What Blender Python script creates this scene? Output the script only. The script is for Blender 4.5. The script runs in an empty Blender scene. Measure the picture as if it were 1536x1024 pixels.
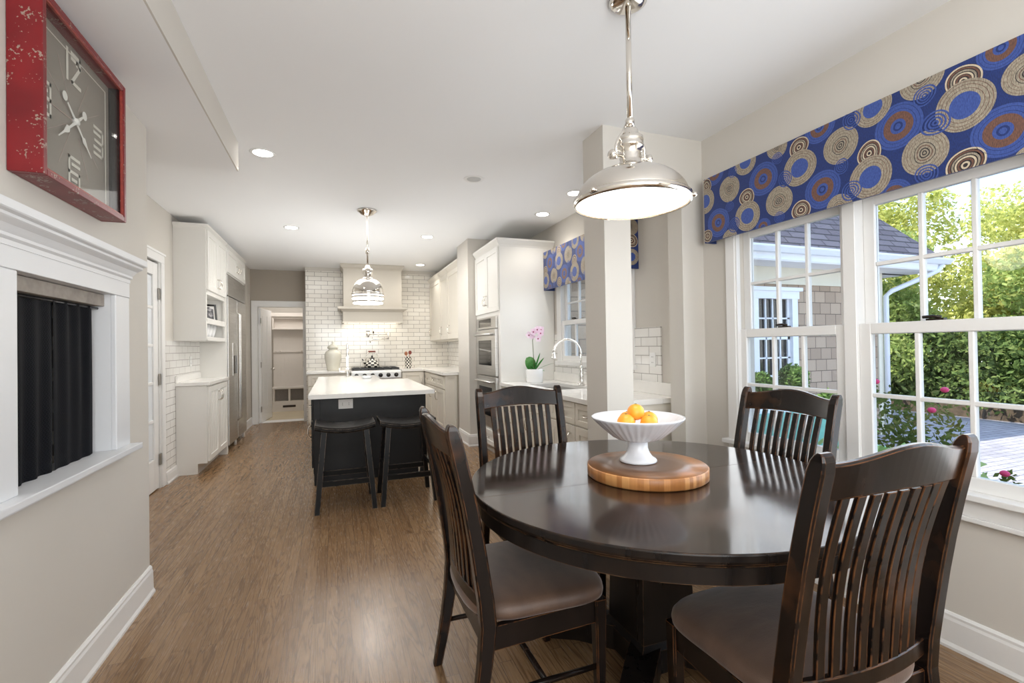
import bpy, bmesh, math, random
import numpy as np
from mathutils import Vector, Matrix
random.seed(7)
scene = bpy.context.scene
COL = scene.collection
PI = math.pi

# ------------------------------------------------------------------ camera
f_px = 715.0
CAM = Vector((0.0, 0.0, 1.32))
yw, pt, rl = (math.radians(v) for v in (20.4, 0.55, -0.9))
F = Vector((math.sin(yw) * math.cos(pt), math.cos(yw) * math.cos(pt), math.sin(pt)))
R0 = Vector((math.cos(yw), -math.sin(yw), 0)); U0 = R0.cross(F)
Rv = R0 * math.cos(rl) + U0 * math.sin(rl); Uv = -R0 * math.sin(rl) + U0 * math.cos(rl)
cd = bpy.data.cameras.new('camera'); cam = bpy.data.objects.new('camera', cd); COL.objects.link(cam)
M = Matrix((Rv, Uv, -F)).transposed().to_4x4(); M.translation = CAM
cam.matrix_world = M
cd.sensor_width = 36.0; cd.lens = f_px * 36.0 / 1536.0; cd.clip_start = 0.05; cd.clip_end = 300
scene.camera = cam

# ------------------------------------------------------------------ materials
MATS = {}
def new_mat(name):
    m = bpy.data.materials.new(name); m.use_nodes = True
    nt = m.node_tree; nt.nodes.clear()
    out = nt.nodes.new('ShaderNodeOutputMaterial'); b = nt.nodes.new('ShaderNodeBsdfPrincipled')
    nt.links.new(b.outputs[0], out.inputs[0]); MATS[name] = m
    return m, nt, b
def N(nt, typ, **kw):
    n = nt.nodes.new(typ)
    for k, v in kw.items():
        if k in n.inputs: n.inputs[k].default_value = v
        else: setattr(n, k, v)
    return n
def srgb(r, g, b):
    f = lambda c: (c / 12.92 if c <= 0.04045 else ((c + 0.055) / 1.055) ** 2.4)
    return (f(r / 255), f(g / 255), f(b / 255), 1)
def mixc(nt, fac, a, b, blend='MIX'):
    n = nt.nodes.new('ShaderNodeMix'); n.data_type = 'RGBA'; n.blend_type = blend
    for sock, v in ((n.inputs[0], fac), (n.inputs[6], a), (n.inputs[7], b)):
        if hasattr(v, 'links') or hasattr(v, 'is_linked'): nt.links.new(v, sock)
        else: sock.default_value = v
    return n.outputs[2]
def ramp(nt, src, stops):
    n = nt.nodes.new('ShaderNodeValToRGB'); nt.links.new(src, n.inputs[0])
    e = n.color_ramp.elements
    while len(e) < len(stops): e.new(0.5)
    for el, (p, c) in zip(e, stops):
        el.position = p; el.color = c if len(c) == 4 else (*c, 1)
    return n.outputs[0]
def math_n(nt, op, a, b=None):
    n = nt.nodes.new('ShaderNodeMath'); n.operation = op
    for i, v in enumerate((a, b)):
        if v is None: continue
        if hasattr(v, 'is_linked'): nt.links.new(v, n.inputs[i])
        else: n.inputs[i].default_value = v
    return n.outputs[0]
def coords(nt, scale=(1, 1, 1), kind='pos'):
    if kind == 'pos': src = nt.nodes.new('ShaderNodeNewGeometry').outputs['Position']
    else: src = nt.nodes.new('ShaderNodeTexCoord').outputs['Object']
    mp = nt.nodes.new('ShaderNodeMapping'); mp.inputs['Scale'].default_value = scale
    nt.links.new(src, mp.inputs[0]); return mp.outputs[0]
def bump(nt, b, h, strength=0.2, dist=0.002):
    n = nt.nodes.new('ShaderNodeBump'); n.inputs['Strength'].default_value = strength; n.inputs['Distance'].default_value = dist
    nt.links.new(h, n.inputs['Height']); nt.links.new(n.outputs[0], b.inputs['Normal'])
def flat(name, col, rough=0.5, metal=0.0, var=0.04, vs=6.0, spec=0.5, coat=0.0, emit=None, es=0):
    """plain paint / metal / plastic with a faint procedural variation"""
    m, nt, b = new_mat(name)
    no = N(nt, 'ShaderNodeTexNoise', Scale=vs); nt.links.new(coords(nt), no.inputs['Vector'])
    d = tuple(max(0, c * (1 - var)) for c in col[:3]) + (1,); l = tuple(min(1, c * (1 + var)) for c in col[:3]) + (1,)
    nt.links.new(ramp(nt, no.outputs['Fac'], [(0.3, d), (0.7, l)]), b.inputs['Base Color'])
    b.inputs['Roughness'].default_value = rough; b.inputs['Metallic'].default_value = metal
    b.inputs['Specular IOR Level'].default_value = spec; b.inputs['Coat Weight'].default_value = coat
    if emit: b.inputs['Emission Color'].default_value = emit; b.inputs['Emission Strength'].default_value = es
    return m

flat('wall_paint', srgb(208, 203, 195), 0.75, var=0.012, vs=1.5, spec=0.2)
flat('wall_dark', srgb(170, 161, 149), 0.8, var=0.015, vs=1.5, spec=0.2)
flat('ceiling_paint', srgb(240, 240, 240), 0.85, var=0.008, vs=1.0, spec=0.1)
flat('trim_white', srgb(232, 231, 229), 0.38, var=0.01, vs=3)
flat('mantel_white', srgb(222, 223, 225), 0.4, var=0.01, vs=3)
flat('cab_white', srgb(228, 226, 221), 0.32, var=0.01, vs=2)
flat('cab_cream', srgb(222, 216, 204), 0.35, var=0.01, vs=2)
flat('hood_paint', srgb(188, 181, 169), 0.45, var=0.01, vs=2)
flat('quartz', srgb(240, 238, 234), 0.12, var=0.015, vs=14)
flat('chrome', (0.80, 0.79, 0.77, 1), 0.07, 1.0, var=0.01)
flat('nickel', (0.78, 0.74, 0.68, 1), 0.10, 1.0, var=0.01)
flat('dark_metal', (0.05, 0.05, 0.05, 1), 0.35, 0.8, var=0.1)
flat('bronze', (0.035, 0.025, 0.018, 1), 0.35, 0.7, var=0.1)
flat('hinge', (0.35, 0.33, 0.30, 1), 0.3, 1.0, var=0.03)
flat('black_gloss', (0.012, 0.012, 0.013, 1), 0.06, var=0.05)
flat('island_black', srgb(19, 18, 18), 0.36, var=0.08, vs=3, spec=0.35)
flat('ceramic', srgb(238, 238, 238), 0.16, var=0.01, coat=0.3)
flat('bowl_ceramic', srgb(226, 228, 234), 0.2, var=0.01, coat=0.3)
flat('jar_glaze', srgb(222, 219, 206), 0.18, var=0.02, coat=0.3)
flat('soil', srgb(70, 52, 38), 0.95, var=0.3, vs=60)
flat('plate_white', srgb(240, 240, 238), 0.35, var=0.01)
flat('speaker_grey', srgb(196, 196, 194), 0.8)
flat('grey_slot', srgb(120, 118, 116), 0.5)
flat('lining', srgb(225, 222, 216), 0.9, var=0.02)
flat('red_wood', srgb(128, 58, 46), 0.5, var=0.2, vs=40)
flat('spoon_wood', srgb(164, 104, 72), 0.6, var=0.2, vs=30)
flat('mud_floor', srgb(200, 186, 160), 0.4, var=0.05, vs=4)
flat('locker_paint', srgb(214, 207, 199), 0.45, var=0.01)
flat('bin_grey', srgb(150, 143, 136), 0.8, var=0.05, vs=30)
flat('stem_green', srgb(96, 104, 62), 0.6, var=0.2, vs=40)
flat('bark', srgb(84, 70, 56), 0.9, var=0.3, vs=9)
flat('ext_white', srgb(240, 242, 246), 0.5, var=0.01)
flat('ext_cream', srgb(226, 220, 200), 0.6, var=0.02)
flat('flower_pink', srgb(214, 60, 110), 0.6, var=0.2, vs=20)
flat('teal_cushion', srgb(120, 178, 164), 0.8, var=0.1, vs=14)
flat('stone_dark', srgb(92, 84, 78), 0.9, var=0.25, vs=12)
flat('lawn', srgb(104, 122, 66), 0.95, var=0.3, vs=5)
flat('photo_mat', srgb(226, 224, 220), 0.6)
flat('frosted', srgb(226, 230, 234), 0.22, var=0.02)
flat('bulb', (1, 1, 1, 1), 0.4, emit=(1, 0.97, 0.92, 1), es=14.0)
flat('lamp_glass', (1, 1, 1, 1), 0.4, emit=(1, 0.975, 0.94, 1), es=3.2)
flat('hood_light', (1, 1, 1, 1), 0.4, emit=(1, 0.93, 0.80, 1), es=1.4)
flat('clock_ink', srgb(226, 224, 216), 0.6)
flat('clock_hand', srgb(243, 243, 240), 0.5)
flat('clock_pink', srgb(196, 172, 166), 0.6)
flat('fire_stone', srgb(158, 150, 142), 0.85, var=0.15, vs=25)
flat('gutter_white', srgb(236, 240, 246), 0.4, var=0.01)

def steel_mat():
    m, nt, b = new_mat('steel')
    no = N(nt, 'ShaderNodeTexNoise', Scale=1.0, Detail=4.0); nt.links.new(coords(nt, (3, 3, 160)), no.inputs['Vector'])
    nt.links.new(ramp(nt, no.outputs['Fac'], [(0.3, (0.58, 0.57, 0.55, 1)), (0.7, (0.72, 0.71, 0.69, 1))]), b.inputs['Base Color'])
    b.inputs['Metallic'].default_value = 1; b.inputs['Roughness'].default_value = 0.36
steel_mat()

def glass_mat():
    m = bpy.data.materials.new('window_glass'); m.use_nodes = True; nt = m.node_tree; nt.nodes.clear()
    out = N(nt, 'ShaderNodeOutputMaterial'); t = N(nt, 'ShaderNodeBsdfTransparent'); g = N(nt, 'ShaderNodeBsdfGlossy', Roughness=0.02)
    t.inputs[0].default_value = (0.97, 0.985, 0.98, 1)
    fr = N(nt, 'ShaderNodeFresnel', IOR=1.45); mx = N(nt, 'ShaderNodeMixShader')
    sc_ = math_n(nt, 'MULTIPLY', fr.outputs[0], 0.35)
    nt.links.new(sc_, mx.inputs[0]); nt.links.new(t.outputs[0], mx.inputs[1]); nt.links.new(g.outputs[0], mx.inputs[2])
    nt.links.new(mx.outputs[0], out.inputs[0]); MATS['window_glass'] = m
glass_mat()
def clear_glass(name, tint, refl):
    m = bpy.data.materials.new(name); m.use_nodes = True; nt = m.node_tree; nt.nodes.clear()
    out = N(nt, 'ShaderNodeOutputMaterial'); t = N(nt, 'ShaderNodeBsdfTransparent'); g = N(nt, 'ShaderNodeBsdfGlossy', Roughness=0.04)
    t.inputs[0].default_value = tint
    mx = N(nt, 'ShaderNodeMixShader'); mx.inputs[0].default_value = refl
    nt.links.new(t.outputs[0], mx.inputs[1]); nt.links.new(g.outputs[0], mx.inputs[2]); nt.links.new(mx.outputs[0], out.inputs[0]); MATS[name] = m
clear_glass('clock_glass', (0.96, 0.96, 0.95, 1), 0.06)

def tile_mat(name, swap, bw, bh, c1, c2, grout, rough=0.10, mortar=0.003):
    m, nt, b = new_mat(name)
    pos = N(nt, 'ShaderNodeNewGeometry').outputs['Position']
    sp = N(nt, 'ShaderNodeSeparateXYZ'); nt.links.new(pos, sp.inputs[0]); cb = N(nt, 'ShaderNodeCombineXYZ')
    nt.links.new(sp.outputs['Y' if swap else 'X'], cb.inputs[0]); nt.links.new(sp.outputs['Z'], cb.inputs[1])
    br = N(nt, 'ShaderNodeTexBrick'); br.offset = 0.5
    br.inputs['Scale'].default_value = 1.0; br.inputs['Brick Width'].default_value = bw; br.inputs['Row Height'].default_value = bh
    br.inputs['Mortar Size'].default_value = mortar; br.inputs['Mortar Smooth'].default_value = 0.1; br.inputs['Bias'].default_value = -0.2
    br.inputs['Color1'].default_value = c1; br.inputs['Color2'].default_value = c2; br.inputs['Mortar'].default_value = grout
    nt.links.new(cb.outputs[0], br.inputs['Vector']); nt.links.new(br.outputs['Color'], b.inputs['Base Color'])
    b.inputs['Roughness'].default_value = rough
    inv = math_n(nt, 'SUBTRACT', 1.0, br.outputs['Fac']); bump(nt, b, inv, 0.5, 0.002)
    return m
W1_, W2_ = srgb(236, 232, 224), srgb(228, 223, 214)
tile_mat('tile_x', False, 0.215, 0.0765, W1_, W2_, srgb(150, 143, 134))
tile_mat('tile_y', True, 0.215, 0.0765, srgb(238, 236, 232), srgb(232, 230, 226), srgb(168, 163, 157))
tile_mat('shingle', False, 0.26, 0.20, srgb(186, 164, 142), srgb(158, 136, 116), srgb(100, 86, 74), 0.9, 0.006)
tile_mat('firebrick', True, 0.2, 0.07, srgb(176, 168, 158), srgb(150, 143, 134), srgb(110, 104, 98), 0.9, 0.006)

def floor_mat():
    m, nt, b = new_mat('oak_floor')
    pos = N(nt, 'ShaderNodeNewGeometry').outputs['Position']
    sp = N(nt, 'ShaderNodeSeparateXYZ'); nt.links.new(pos, sp.inputs[0]); cb = N(nt, 'ShaderNodeCombineXYZ')
    nt.links.new(sp.outputs['Y'], cb.inputs[0]); nt.links.new(sp.outputs['X'], cb.inputs[1])
    br = N(nt, 'ShaderNodeTexBrick'); br.offset = 0.37
    for k, v in (('Scale', 1.0), ('Brick Width', 0.95), ('Row Height', 0.0572), ('Mortar Size', 0.0010), ('Mortar Smooth', 0.2), ('Bias', 0.0)): br.inputs[k].default_value = v
    br.inputs['Color1'].default_value = (0, 0, 0, 1); br.inputs['Color2'].default_value = (1, 1, 1, 1); br.inputs['Mortar'].default_value = (0.5, 0.5, 0.5, 1)
    nt.links.new(cb.outputs[0], br.inputs['Vector'])
    pl = br.outputs['Color']
    # grain: per-plank shifted stretched noise + ring bands
    sh = N(nt, 'ShaderNodeVectorMath', operation='MULTIPLY_ADD')
    nt.links.new(pl, sh.inputs[0]); sh.inputs[1].default_value = (3.1, 7.7, 0); nt.links.new(cb.outputs[0], sh.inputs[2])
    mp = N(nt, 'ShaderNodeMapping'); mp.inputs['Scale'].default_value = (0.75, 12, 1); nt.links.new(sh.outputs[0], mp.inputs[0])
    n1 = N(nt, 'ShaderNodeTexNoise', Scale=1.0, Detail=3.0, Distortion=0.6); nt.links.new(mp.outputs[0], n1.inputs['Vector'])
    ring = math_n(nt, 'ADD', math_n(nt, 'MULTIPLY', math_n(nt, 'SINE', math_n(nt, 'MULTIPLY', n1.outputs['Fac'], 95.0)), 0.5), 0.5)
    mp2 = N(nt, 'ShaderNodeMapping'); mp2.inputs['Scale'].default_value = (10, 260, 1); nt.links.new(sh.outputs[0], mp2.inputs[0])
    n2 = N(nt, 'ShaderNodeTexNoise', Scale=1.0, Detail=2.0); nt.links.new(mp2.outputs[0], n2.inputs['Vector'])
    base = ramp(nt, pl, [(0.0, srgb(133, 104, 74)), (0.5, srgb(142, 112, 81)), (1.0, srgb(150, 121, 90))])
    g1 = ramp(nt, ring, [(0.0, (0.50, 0.45, 0.41, 1)), (0.28, (0.92, 0.91, 0.90, 1)), (1.0, (1.04, 1.04, 1.04, 1))])
    c = mixc(nt, 0.75, base, g1, 'MULTIPLY')
    g2 = ramp(nt, n2.outputs['Fac'], [(0.35, (0.72, 0.70, 0.68, 1)), (0.6, (1.05, 1.05, 1.05, 1))])
    c = mixc(nt, 0.6, c, g2, 'MULTIPLY')
    c = mixc(nt, math_n(nt, 'MULTIPLY', br.outputs['Fac'], 0.75), c, srgb(58, 40, 28))
    nt.links.new(c, b.inputs['Base Color'])
    nt.links.new(ramp(nt, n2.outputs['Fac'], [(0.2, (0.30,) * 3), (0.8, (0.21,) * 3)]), b.inputs['Roughness'])
    b.inputs['Specular IOR Level'].default_value = 0.45
    bump(nt, b, math_n(nt, 'SUBTRACT', n2.outputs['Fac'], br.outputs['Fac']), 0.12, 0.001)
floor_mat()

def worn_wood(name, dark, mid, worn, rough=0.28, grain_axis=2, edge=0.010, amount=1.0, rub=0.35, spec=0.3):
    """black-brown rubbed finish: edges and random spots show the warm wood"""
    m, nt, b = new_mat(name)
    sc = [22, 22, 22]; sc[grain_axis] = 2.0
    v = coords(nt, tuple(sc), 'obj')
    n1 = N(nt, 'ShaderNodeTexNoise', Scale=1.0, Detail=4.0, Distortion=0.5); nt.links.new(v, n1.inputs['Vector'])
    c = ramp(nt, n1.outputs['Fac'], [(0.3, dark), (0.75, mid)])
    n3 = N(nt, 'ShaderNodeTexNoise', Scale=5.0, Detail=3.0); nt.links.new(coords(nt, (1, 1, 1), 'obj'), n3.inputs['Vector'])
    patch = ramp(nt, n3.outputs['Fac'], [(0.56, (0, 0, 0, 1)), (0.78, (rub,) * 3 + (1,))])
    c = mixc(nt, patch, c, worn)
    bv = N(nt, 'ShaderNodeBevel', samples=4); bv.inputs['Radius'].default_value = edge
    ge = N(nt, 'ShaderNodeNewGeometry'); dp = N(nt, 'ShaderNodeVectorMath', operation='DOT_PRODUCT')
    nt.links.new(bv.outputs[0], dp.inputs[0]); nt.links.new(ge.outputs['Normal'], dp.inputs[1])
    e = math_n(nt, 'SUBTRACT', 1.0, dp.outputs['Value'])
    n2 = N(nt, 'ShaderNodeTexNoise', Scale=26.0, Detail=3.0); nt.links.new(coords(nt, (1, 1, 1), 'obj'), n2.inputs['Vector'])
    e = math_n(nt, 'MULTIPLY', e, ramp(nt, n2.outputs['Fac'], [(0.38, (0, 0, 0, 1)), (0.66, (1, 1, 1, 1))]))
    e = math_n(nt, 'MULTIPLY', e, 7.0 * amount); cl = N(nt, 'ShaderNodeClamp'); nt.links.new(e, cl.inputs[0])
    c = mixc(nt, math_n(nt, 'MULTIPLY', cl.outputs[0], 0.85), c, worn)
    nt.links.new(c, b.inputs['Base Color'])
    nt.links.new(ramp(nt, n1.outputs['Fac'], [(0.2, (rough - 0.05,) * 3), (0.8, (rough + 0.10,) * 3)]), b.inputs['Roughness'])
    b.inputs['Specular IOR Level'].default_value = spec
    return m
worn_wood('chair_wood', (0.0045, 0.0036, 0.0034, 1), (0.014, 0.0085, 0.0065, 1), (0.22, 0.085, 0.028, 1), 0.20, rub=0.32, edge=0.0045, amount=1.7)
worn_wood('stool_wood', (0.004, 0.004, 0.004, 1), (0.008, 0.007, 0.0065, 1), (0.32, 0.24, 0.18, 1), 0.3, amount=1.8, rub=0.0, edge=0.006, spec=0.16)
worn_wood('table_dark', (0.005, 0.004, 0.004, 1), (0.012, 0.008, 0.006, 1), (0.22, 0.11, 0.05, 1), 0.28, amount=1.0, rub=0.03, edge=0.004)

def tabletop_mat():
    m, nt, b = new_mat('table_top')
    v = coords(nt, (2.0, 16, 4), 'obj')
    n1 = N(nt, 'ShaderNodeTexNoise', Scale=1.0, Detail=5.0, Distortion=0.4); nt.links.new(v, n1.inputs['Vector'])
    n2 = N(nt, 'ShaderNodeTexNoise', Scale=2.6, Detail=3.0); nt.links.new(coords(nt, (1, 1, 1), 'obj'), n2.inputs['Vector'])
    c1 = ramp(nt, n1.outputs['Fac'], [(0.25, (0.014, 0.009, 0.007, 1)), (0.75, (0.032, 0.018, 0.012, 1))])
    c2 = ramp(nt, n2.outputs['Fac'], [(0.35, (0.55, 0.55, 0.55, 1)), (0.7, (1.55, 1.35, 1.25, 1))])
    c = mixc(nt, 1.0, c1, c2, 'MULTIPLY')
    vo = N(nt, 'ShaderNodeTexVoronoi', Scale=11.0); nt.links.new(coords(nt, (1, 1, 1), 'obj'), vo.inputs['Vector'])
    sp = ramp(nt, vo.outputs['Distance'], [(0.03, (1, 1, 1, 1)), (0.055, (0, 0, 0, 1))])
    c = mixc(nt, math_n(nt, 'MULTIPLY', sp, 0.5), c, (0.30, 0.17, 0.09, 1))
    nt.links.new(c, b.inputs['Base Color'])
    nt.links.new(ramp(nt, n2.outputs['Fac'], [(0.3, (0.07,) * 3), (0.7, (0.18,) * 3)]), b.inputs['Roughness'])
    b.inputs['Specular IOR Level'].default_value = 0.6
tabletop_mat()

def leather():
    m, nt, b = new_mat('seat_suede')
    n1 = N(nt, 'ShaderNodeTexNoise', Scale=5.0, Detail=4.0); nt.links.new(coords(nt, (1, 2.2, 1), 'obj'), n1.inputs['Vector'])
    n2 = N(nt, 'ShaderNodeTexNoise', Scale=300.0, Detail=1.0); nt.links.new(coords(nt, (1, 1, 1), 'obj'), n2.inputs['Vector'])
    nt.links.new(ramp(nt, n1.outputs['Fac'], [(0.3, srgb(72, 54, 44)), (0.7, srgb(102, 79, 64))]), b.inputs['Base Color'])
    b.inputs['Roughness'].default_value = 0.5; b.inputs['Sheen Weight'].default_value = 0.4; b.inputs['Sheen Tint'].default_value = (0.9, 0.86, 0.84, 1); b.inputs['Sheen Roughness'].default_value = 0.4
    bump(nt, b, math_n(nt, 'ADD', n1.outputs['Fac'], math_n(nt, 'MULTIPLY', n2.outputs['Fac'], 0.15)), 0.35, 0.01)
leather()

def board_mat(name, top):
    m, nt, b = new_mat(name)
    v = coords(nt, (1, 1, 1), 'obj')
    if top:
        n1 = N(nt, 'ShaderNodeTexNoise', Scale=7.0, Detail=5.0); nt.links.new(v, n1.inputs['Vector'])
        ln = N(nt, 'ShaderNodeVectorMath', operation='LENGTH'); nt.links.new(v, ln.inputs[0])
        rr = math_n(nt, 'ADD', ln.outputs['Value'], math_n(nt, 'MULTIPLY', math_n(nt, 'SUBTRACT', n1.outputs['Fac'], 0.5), 0.22))
        c = ramp(nt, rr, [(0.10, srgb(112, 86, 70)), (0.19, srgb(128, 94, 70)), (0.245, srgb(176, 116, 66))])
    else:
        sp = N(nt, 'ShaderNodeSeparateXYZ'); nt.links.new(v, sp.inputs[0])
        an = math_n(nt, 'ARCTAN2', sp.outputs['Y'], sp.outputs['X'])
        wn = N(nt, 'ShaderNodeTexWhiteNoise'); wn.noise_dimensions = '1D'
        nt.links.new(math_n(nt, 'FLOOR', math_n(nt, 'MULTIPLY', math_n(nt, 'ADD', an, math_n(nt, 'MULTIPLY', math_n(nt, 'SINE', math_n(nt, 'MULTIPLY', an, 9.0)), 0.035)), 11.0)), wn.inputs['W'])
        n1 = N(nt, 'ShaderNodeTexNoise', Scale=40.0); nt.links.new(coords(nt, (6, 6, 0.3), 'obj'), n1.inputs['Vector'])
        mixv = math_n(nt, 'ADD', math_n(nt, 'MULTIPLY', wn.outputs['Value'], 0.7), math_n(nt, 'MULTIPLY', n1.outputs['Fac'], 0.3))
        c = ramp(nt, mixv, [(0.1, srgb(158, 102, 54)), (0.5, srgb(188, 128, 74)), (0.9, srgb(212, 158, 100))])
    nt.links.new(c, b.inputs['Base Color']); b.inputs['Roughness'].default_value = 0.34
board_mat('board_top', True); board_mat('board_side', False)

def checker_mat(name):
    m, nt, b = new_mat(name)
    sp = N(nt, 'ShaderNodeSeparateXYZ'); nt.links.new(coords(nt, (1, 1, 1), 'obj'), sp.inputs[0])
    an = math_n(nt, 'MULTIPLY', math_n(nt, 'ARCTAN2', sp.outputs['Y'], sp.outputs['X']), 14 / (2 * PI))
    zz = math_n(nt, 'DIVIDE', sp.outputs['Z'], 0.030)
    s = math_n(nt, 'ADD', math_n(nt, 'FLOOR', an), math_n(nt, 'FLOOR', zz))
    k = math_n(nt, 'MODULO', math_n(nt, 'ABSOLUTE', s), 2.0)
    nt.links.new(mixc(nt, k, srgb(236, 232, 222), (0.012, 0.012, 0.012, 1)), b.inputs['Base Color'])
    b.inputs['Roughness'].default_value = 0.12
checker_mat('checks')

def curtain_mat():
    m, nt, b = new_mat('mesh_curtain')
    v = coords(nt, (1, 1, 1), 'obj')
    sp = N(nt, 'ShaderNodeSeparateXYZ'); nt.links.new(v, sp.inputs[0])
    a_ = math_n(nt, 'SINE', math_n(nt, 'ADD', math_n(nt, 'MULTIPLY', sp.outputs['Y'], 520.0), math_n(nt, 'MULTIPLY', math_n(nt, 'SINE', math_n(nt, 'MULTIPLY', sp.outputs['Z'], 480.0)), 1.2)))
    z_ = math_n(nt, 'SINE', math_n(nt, 'MULTIPLY', sp.outputs['Z'], 900.0))
    h = math_n(nt, 'MULTIPLY', a_, z_)
    nt.links.new(ramp(nt, h, [(0.55, (0.0025, 0.003, 0.005, 1)), (0.98, (0.018, 0.020, 0.028, 1))]), b.inputs['Base Color'])
    b.inputs['Roughness'].default_value = 0.7; b.inputs['Specular IOR Level'].default_value = 0.12
    bump(nt, b, h, 0.4, 0.002)
curtain_mat()

def red_mat():
    m, nt, b = new_mat('clock_red')
    v = coords(nt, (1, 1, 1), 'obj')
    vo = N(nt, 'ShaderNodeTexVoronoi', Scale=15.0); nt.links.new(v, vo.inputs['Vector'])
    no = N(nt, 'ShaderNodeTexNoise', Scale=110.0, Detail=2.0); nt.links.new(v, no.inputs['Vector'])
    d = math_n(nt, 'ADD', vo.outputs['Distance'], math_n(nt, 'MULTIPLY', math_n(nt, 'SUBTRACT', no.outputs['Fac'], 0.5), 2.6))
    chip = ramp(nt, d, [(0.02, (1, 1, 1, 1)), (0.07, (0, 0, 0, 1))])
    n2 = N(nt, 'ShaderNodeTexNoise', Scale=6.0); nt.links.new(v, n2.inputs['Vector'])
    red = ramp(nt, n2.outputs['Fac'], [(0.3, srgb(104, 14, 22)), (0.7, srgb(128, 22, 28))])
    nt.links.new(mixc(nt, chip, red, srgb(150, 132, 120)), b.inputs['Base Color']); b.inputs['Roughness'].default_value = 0.38
red_mat()
flat('clock_red_edge', srgb(150, 62, 52), 0.4, var=0.25, vs=50)
flat('clock_dial', srgb(150, 144, 136), 0.6, var=0.04, vs=3)

def fabric(name, col, stripe, amt=0.5, freq=900.0):
    m, nt, b = new_mat(name)
    no = N(nt, 'ShaderNodeTexNoise', Scale=1.0, Detail=2.0); nt.links.new(coords(nt, (200, 420, 90)), no.inputs['Vector'])
    nt.links.new(ramp(nt, no.outputs['Fac'], [(0.35, stripe), (0.65, col)]), b.inputs['Base Color'])
    b.inputs['Roughness'].default_value = 0.75; b.inputs['Sheen Weight'].default_value = 0.2
fabric('fab_navy', srgb(20, 50, 118), srgb(15, 37, 92))
fabric('fab_blue', srgb(62, 88, 162), srgb(44, 68, 136))
fabric('fab_tan', srgb(176, 166, 148), srgb(126, 116, 100))
fabric('fab_brown', srgb(122, 84, 66), srgb(88, 60, 54))
fabric('fab_cream', srgb(214, 200, 176), srgb(190, 174, 148))
fabric('fab_dark', srgb(44, 36, 40), srgb(34, 28, 34))

def leaf_mat(name, c1, c2, c3, trans=0.45):
    m = bpy.data.materials.new(name); m.use_nodes = True; nt = m.node_tree; nt.nodes.clear()
    out = N(nt, 'ShaderNodeOutputMaterial'); d = N(nt, 'ShaderNodeBsdfDiffuse'); t = N(nt, 'ShaderNodeBsdfTranslucent'); mx = N(nt, 'ShaderNodeMixShader')
    mx.inputs[0].default_value = trans
    no = N(nt, 'ShaderNodeTexNoise', Scale=3.5, Detail=5.0, Roughness=0.75); nt.links.new(coords(nt), no.inputs['Vector'])
    c = ramp(nt, no.outputs['Fac'], [(0.32, c1), (0.5, c2), (0.68, c3)])
    nt.links.new(c, d.inputs[0]); nt.links.new(c, t.inputs[0])
    nt.links.new(d.outputs[0], mx.inputs[1]); nt.links.new(t.outputs[0], mx.inputs[2]); nt.links.new(mx.outputs[0], out.inputs[0]); MATS[name] = m
leaf_mat('leaf_yellow', srgb(136, 148, 70), srgb(206, 206, 120), srgb(240, 232, 170))
leaf_mat('leaf_mid', srgb(96, 118, 62), srgb(158, 174, 98), srgb(214, 216, 146))
leaf_mat('leaf_autumn', srgb(132, 120, 50), srgb(190, 168, 80), srgb(222, 168, 96))
leaf_mat('leaf_dark', srgb(62, 80, 48), srgb(102, 122, 70), srgb(158, 170, 104), 0.35)
leaf_mat('leaf_ball', srgb(70, 96, 48), srgb(112, 140, 76), srgb(160, 182, 110), 0.3)
leaf_mat('leaf_hydrangea', srgb(120, 150, 86), srgb(164, 192, 124), srgb(206, 220, 168), 0.3)
leaf_mat('leaf_rose', srgb(66, 82, 44), srgb(106, 120, 66), srgb(156, 140, 92), 0.3)
leaf_mat('orchid_leaf', srgb(44, 96, 48), srgb(72, 128, 66), srgb(120, 168, 110), 0.2)
leaf_mat('orchid_petal', srgb(216, 178, 200), srgb(236, 214, 228), srgb(246, 236, 242), 0.3)
leaf_mat('orchid_throat', srgb(140, 40, 90), srgb(170, 60, 110), srgb(190, 90, 130), 0.3)

def roof_mat():
    m, nt, b = new_mat('roof_slate')
    br = N(nt, 'ShaderNodeTexBrick'); br.offset = 0.5
    pos = N(nt, 'ShaderNodeNewGeometry').outputs['Position']; sp = N(nt, 'ShaderNodeSeparateXYZ'); nt.links.new(pos, sp.inputs[0]); cb = N(nt, 'ShaderNodeCombineXYZ')
    nt.links.new(sp.outputs['X'], cb.inputs[0]); nt.links.new(sp.outputs['Z'], cb.inputs[1])
    for k, v in (('Scale', 1.0), ('Brick Width', 0.42), ('Row Height', 0.125), ('Mortar Size', 0.014), ('Mortar Smooth', 0.3), ('Bias', 0.0)): br.inputs[k].default_value = v
    br.inputs['Color1'].default_value = srgb(96, 91, 100); br.inputs['Color2'].default_value = srgb(76, 70, 80); br.inputs['Mortar'].default_value = srgb(34, 30, 36)
    nt.links.new(cb.outputs[0], br.inputs['Vector']); nt.links.new(br.outputs['Color'], b.inputs['Base Color']); b.inputs['Roughness'].default_value = 0.8
roof_mat()
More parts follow.
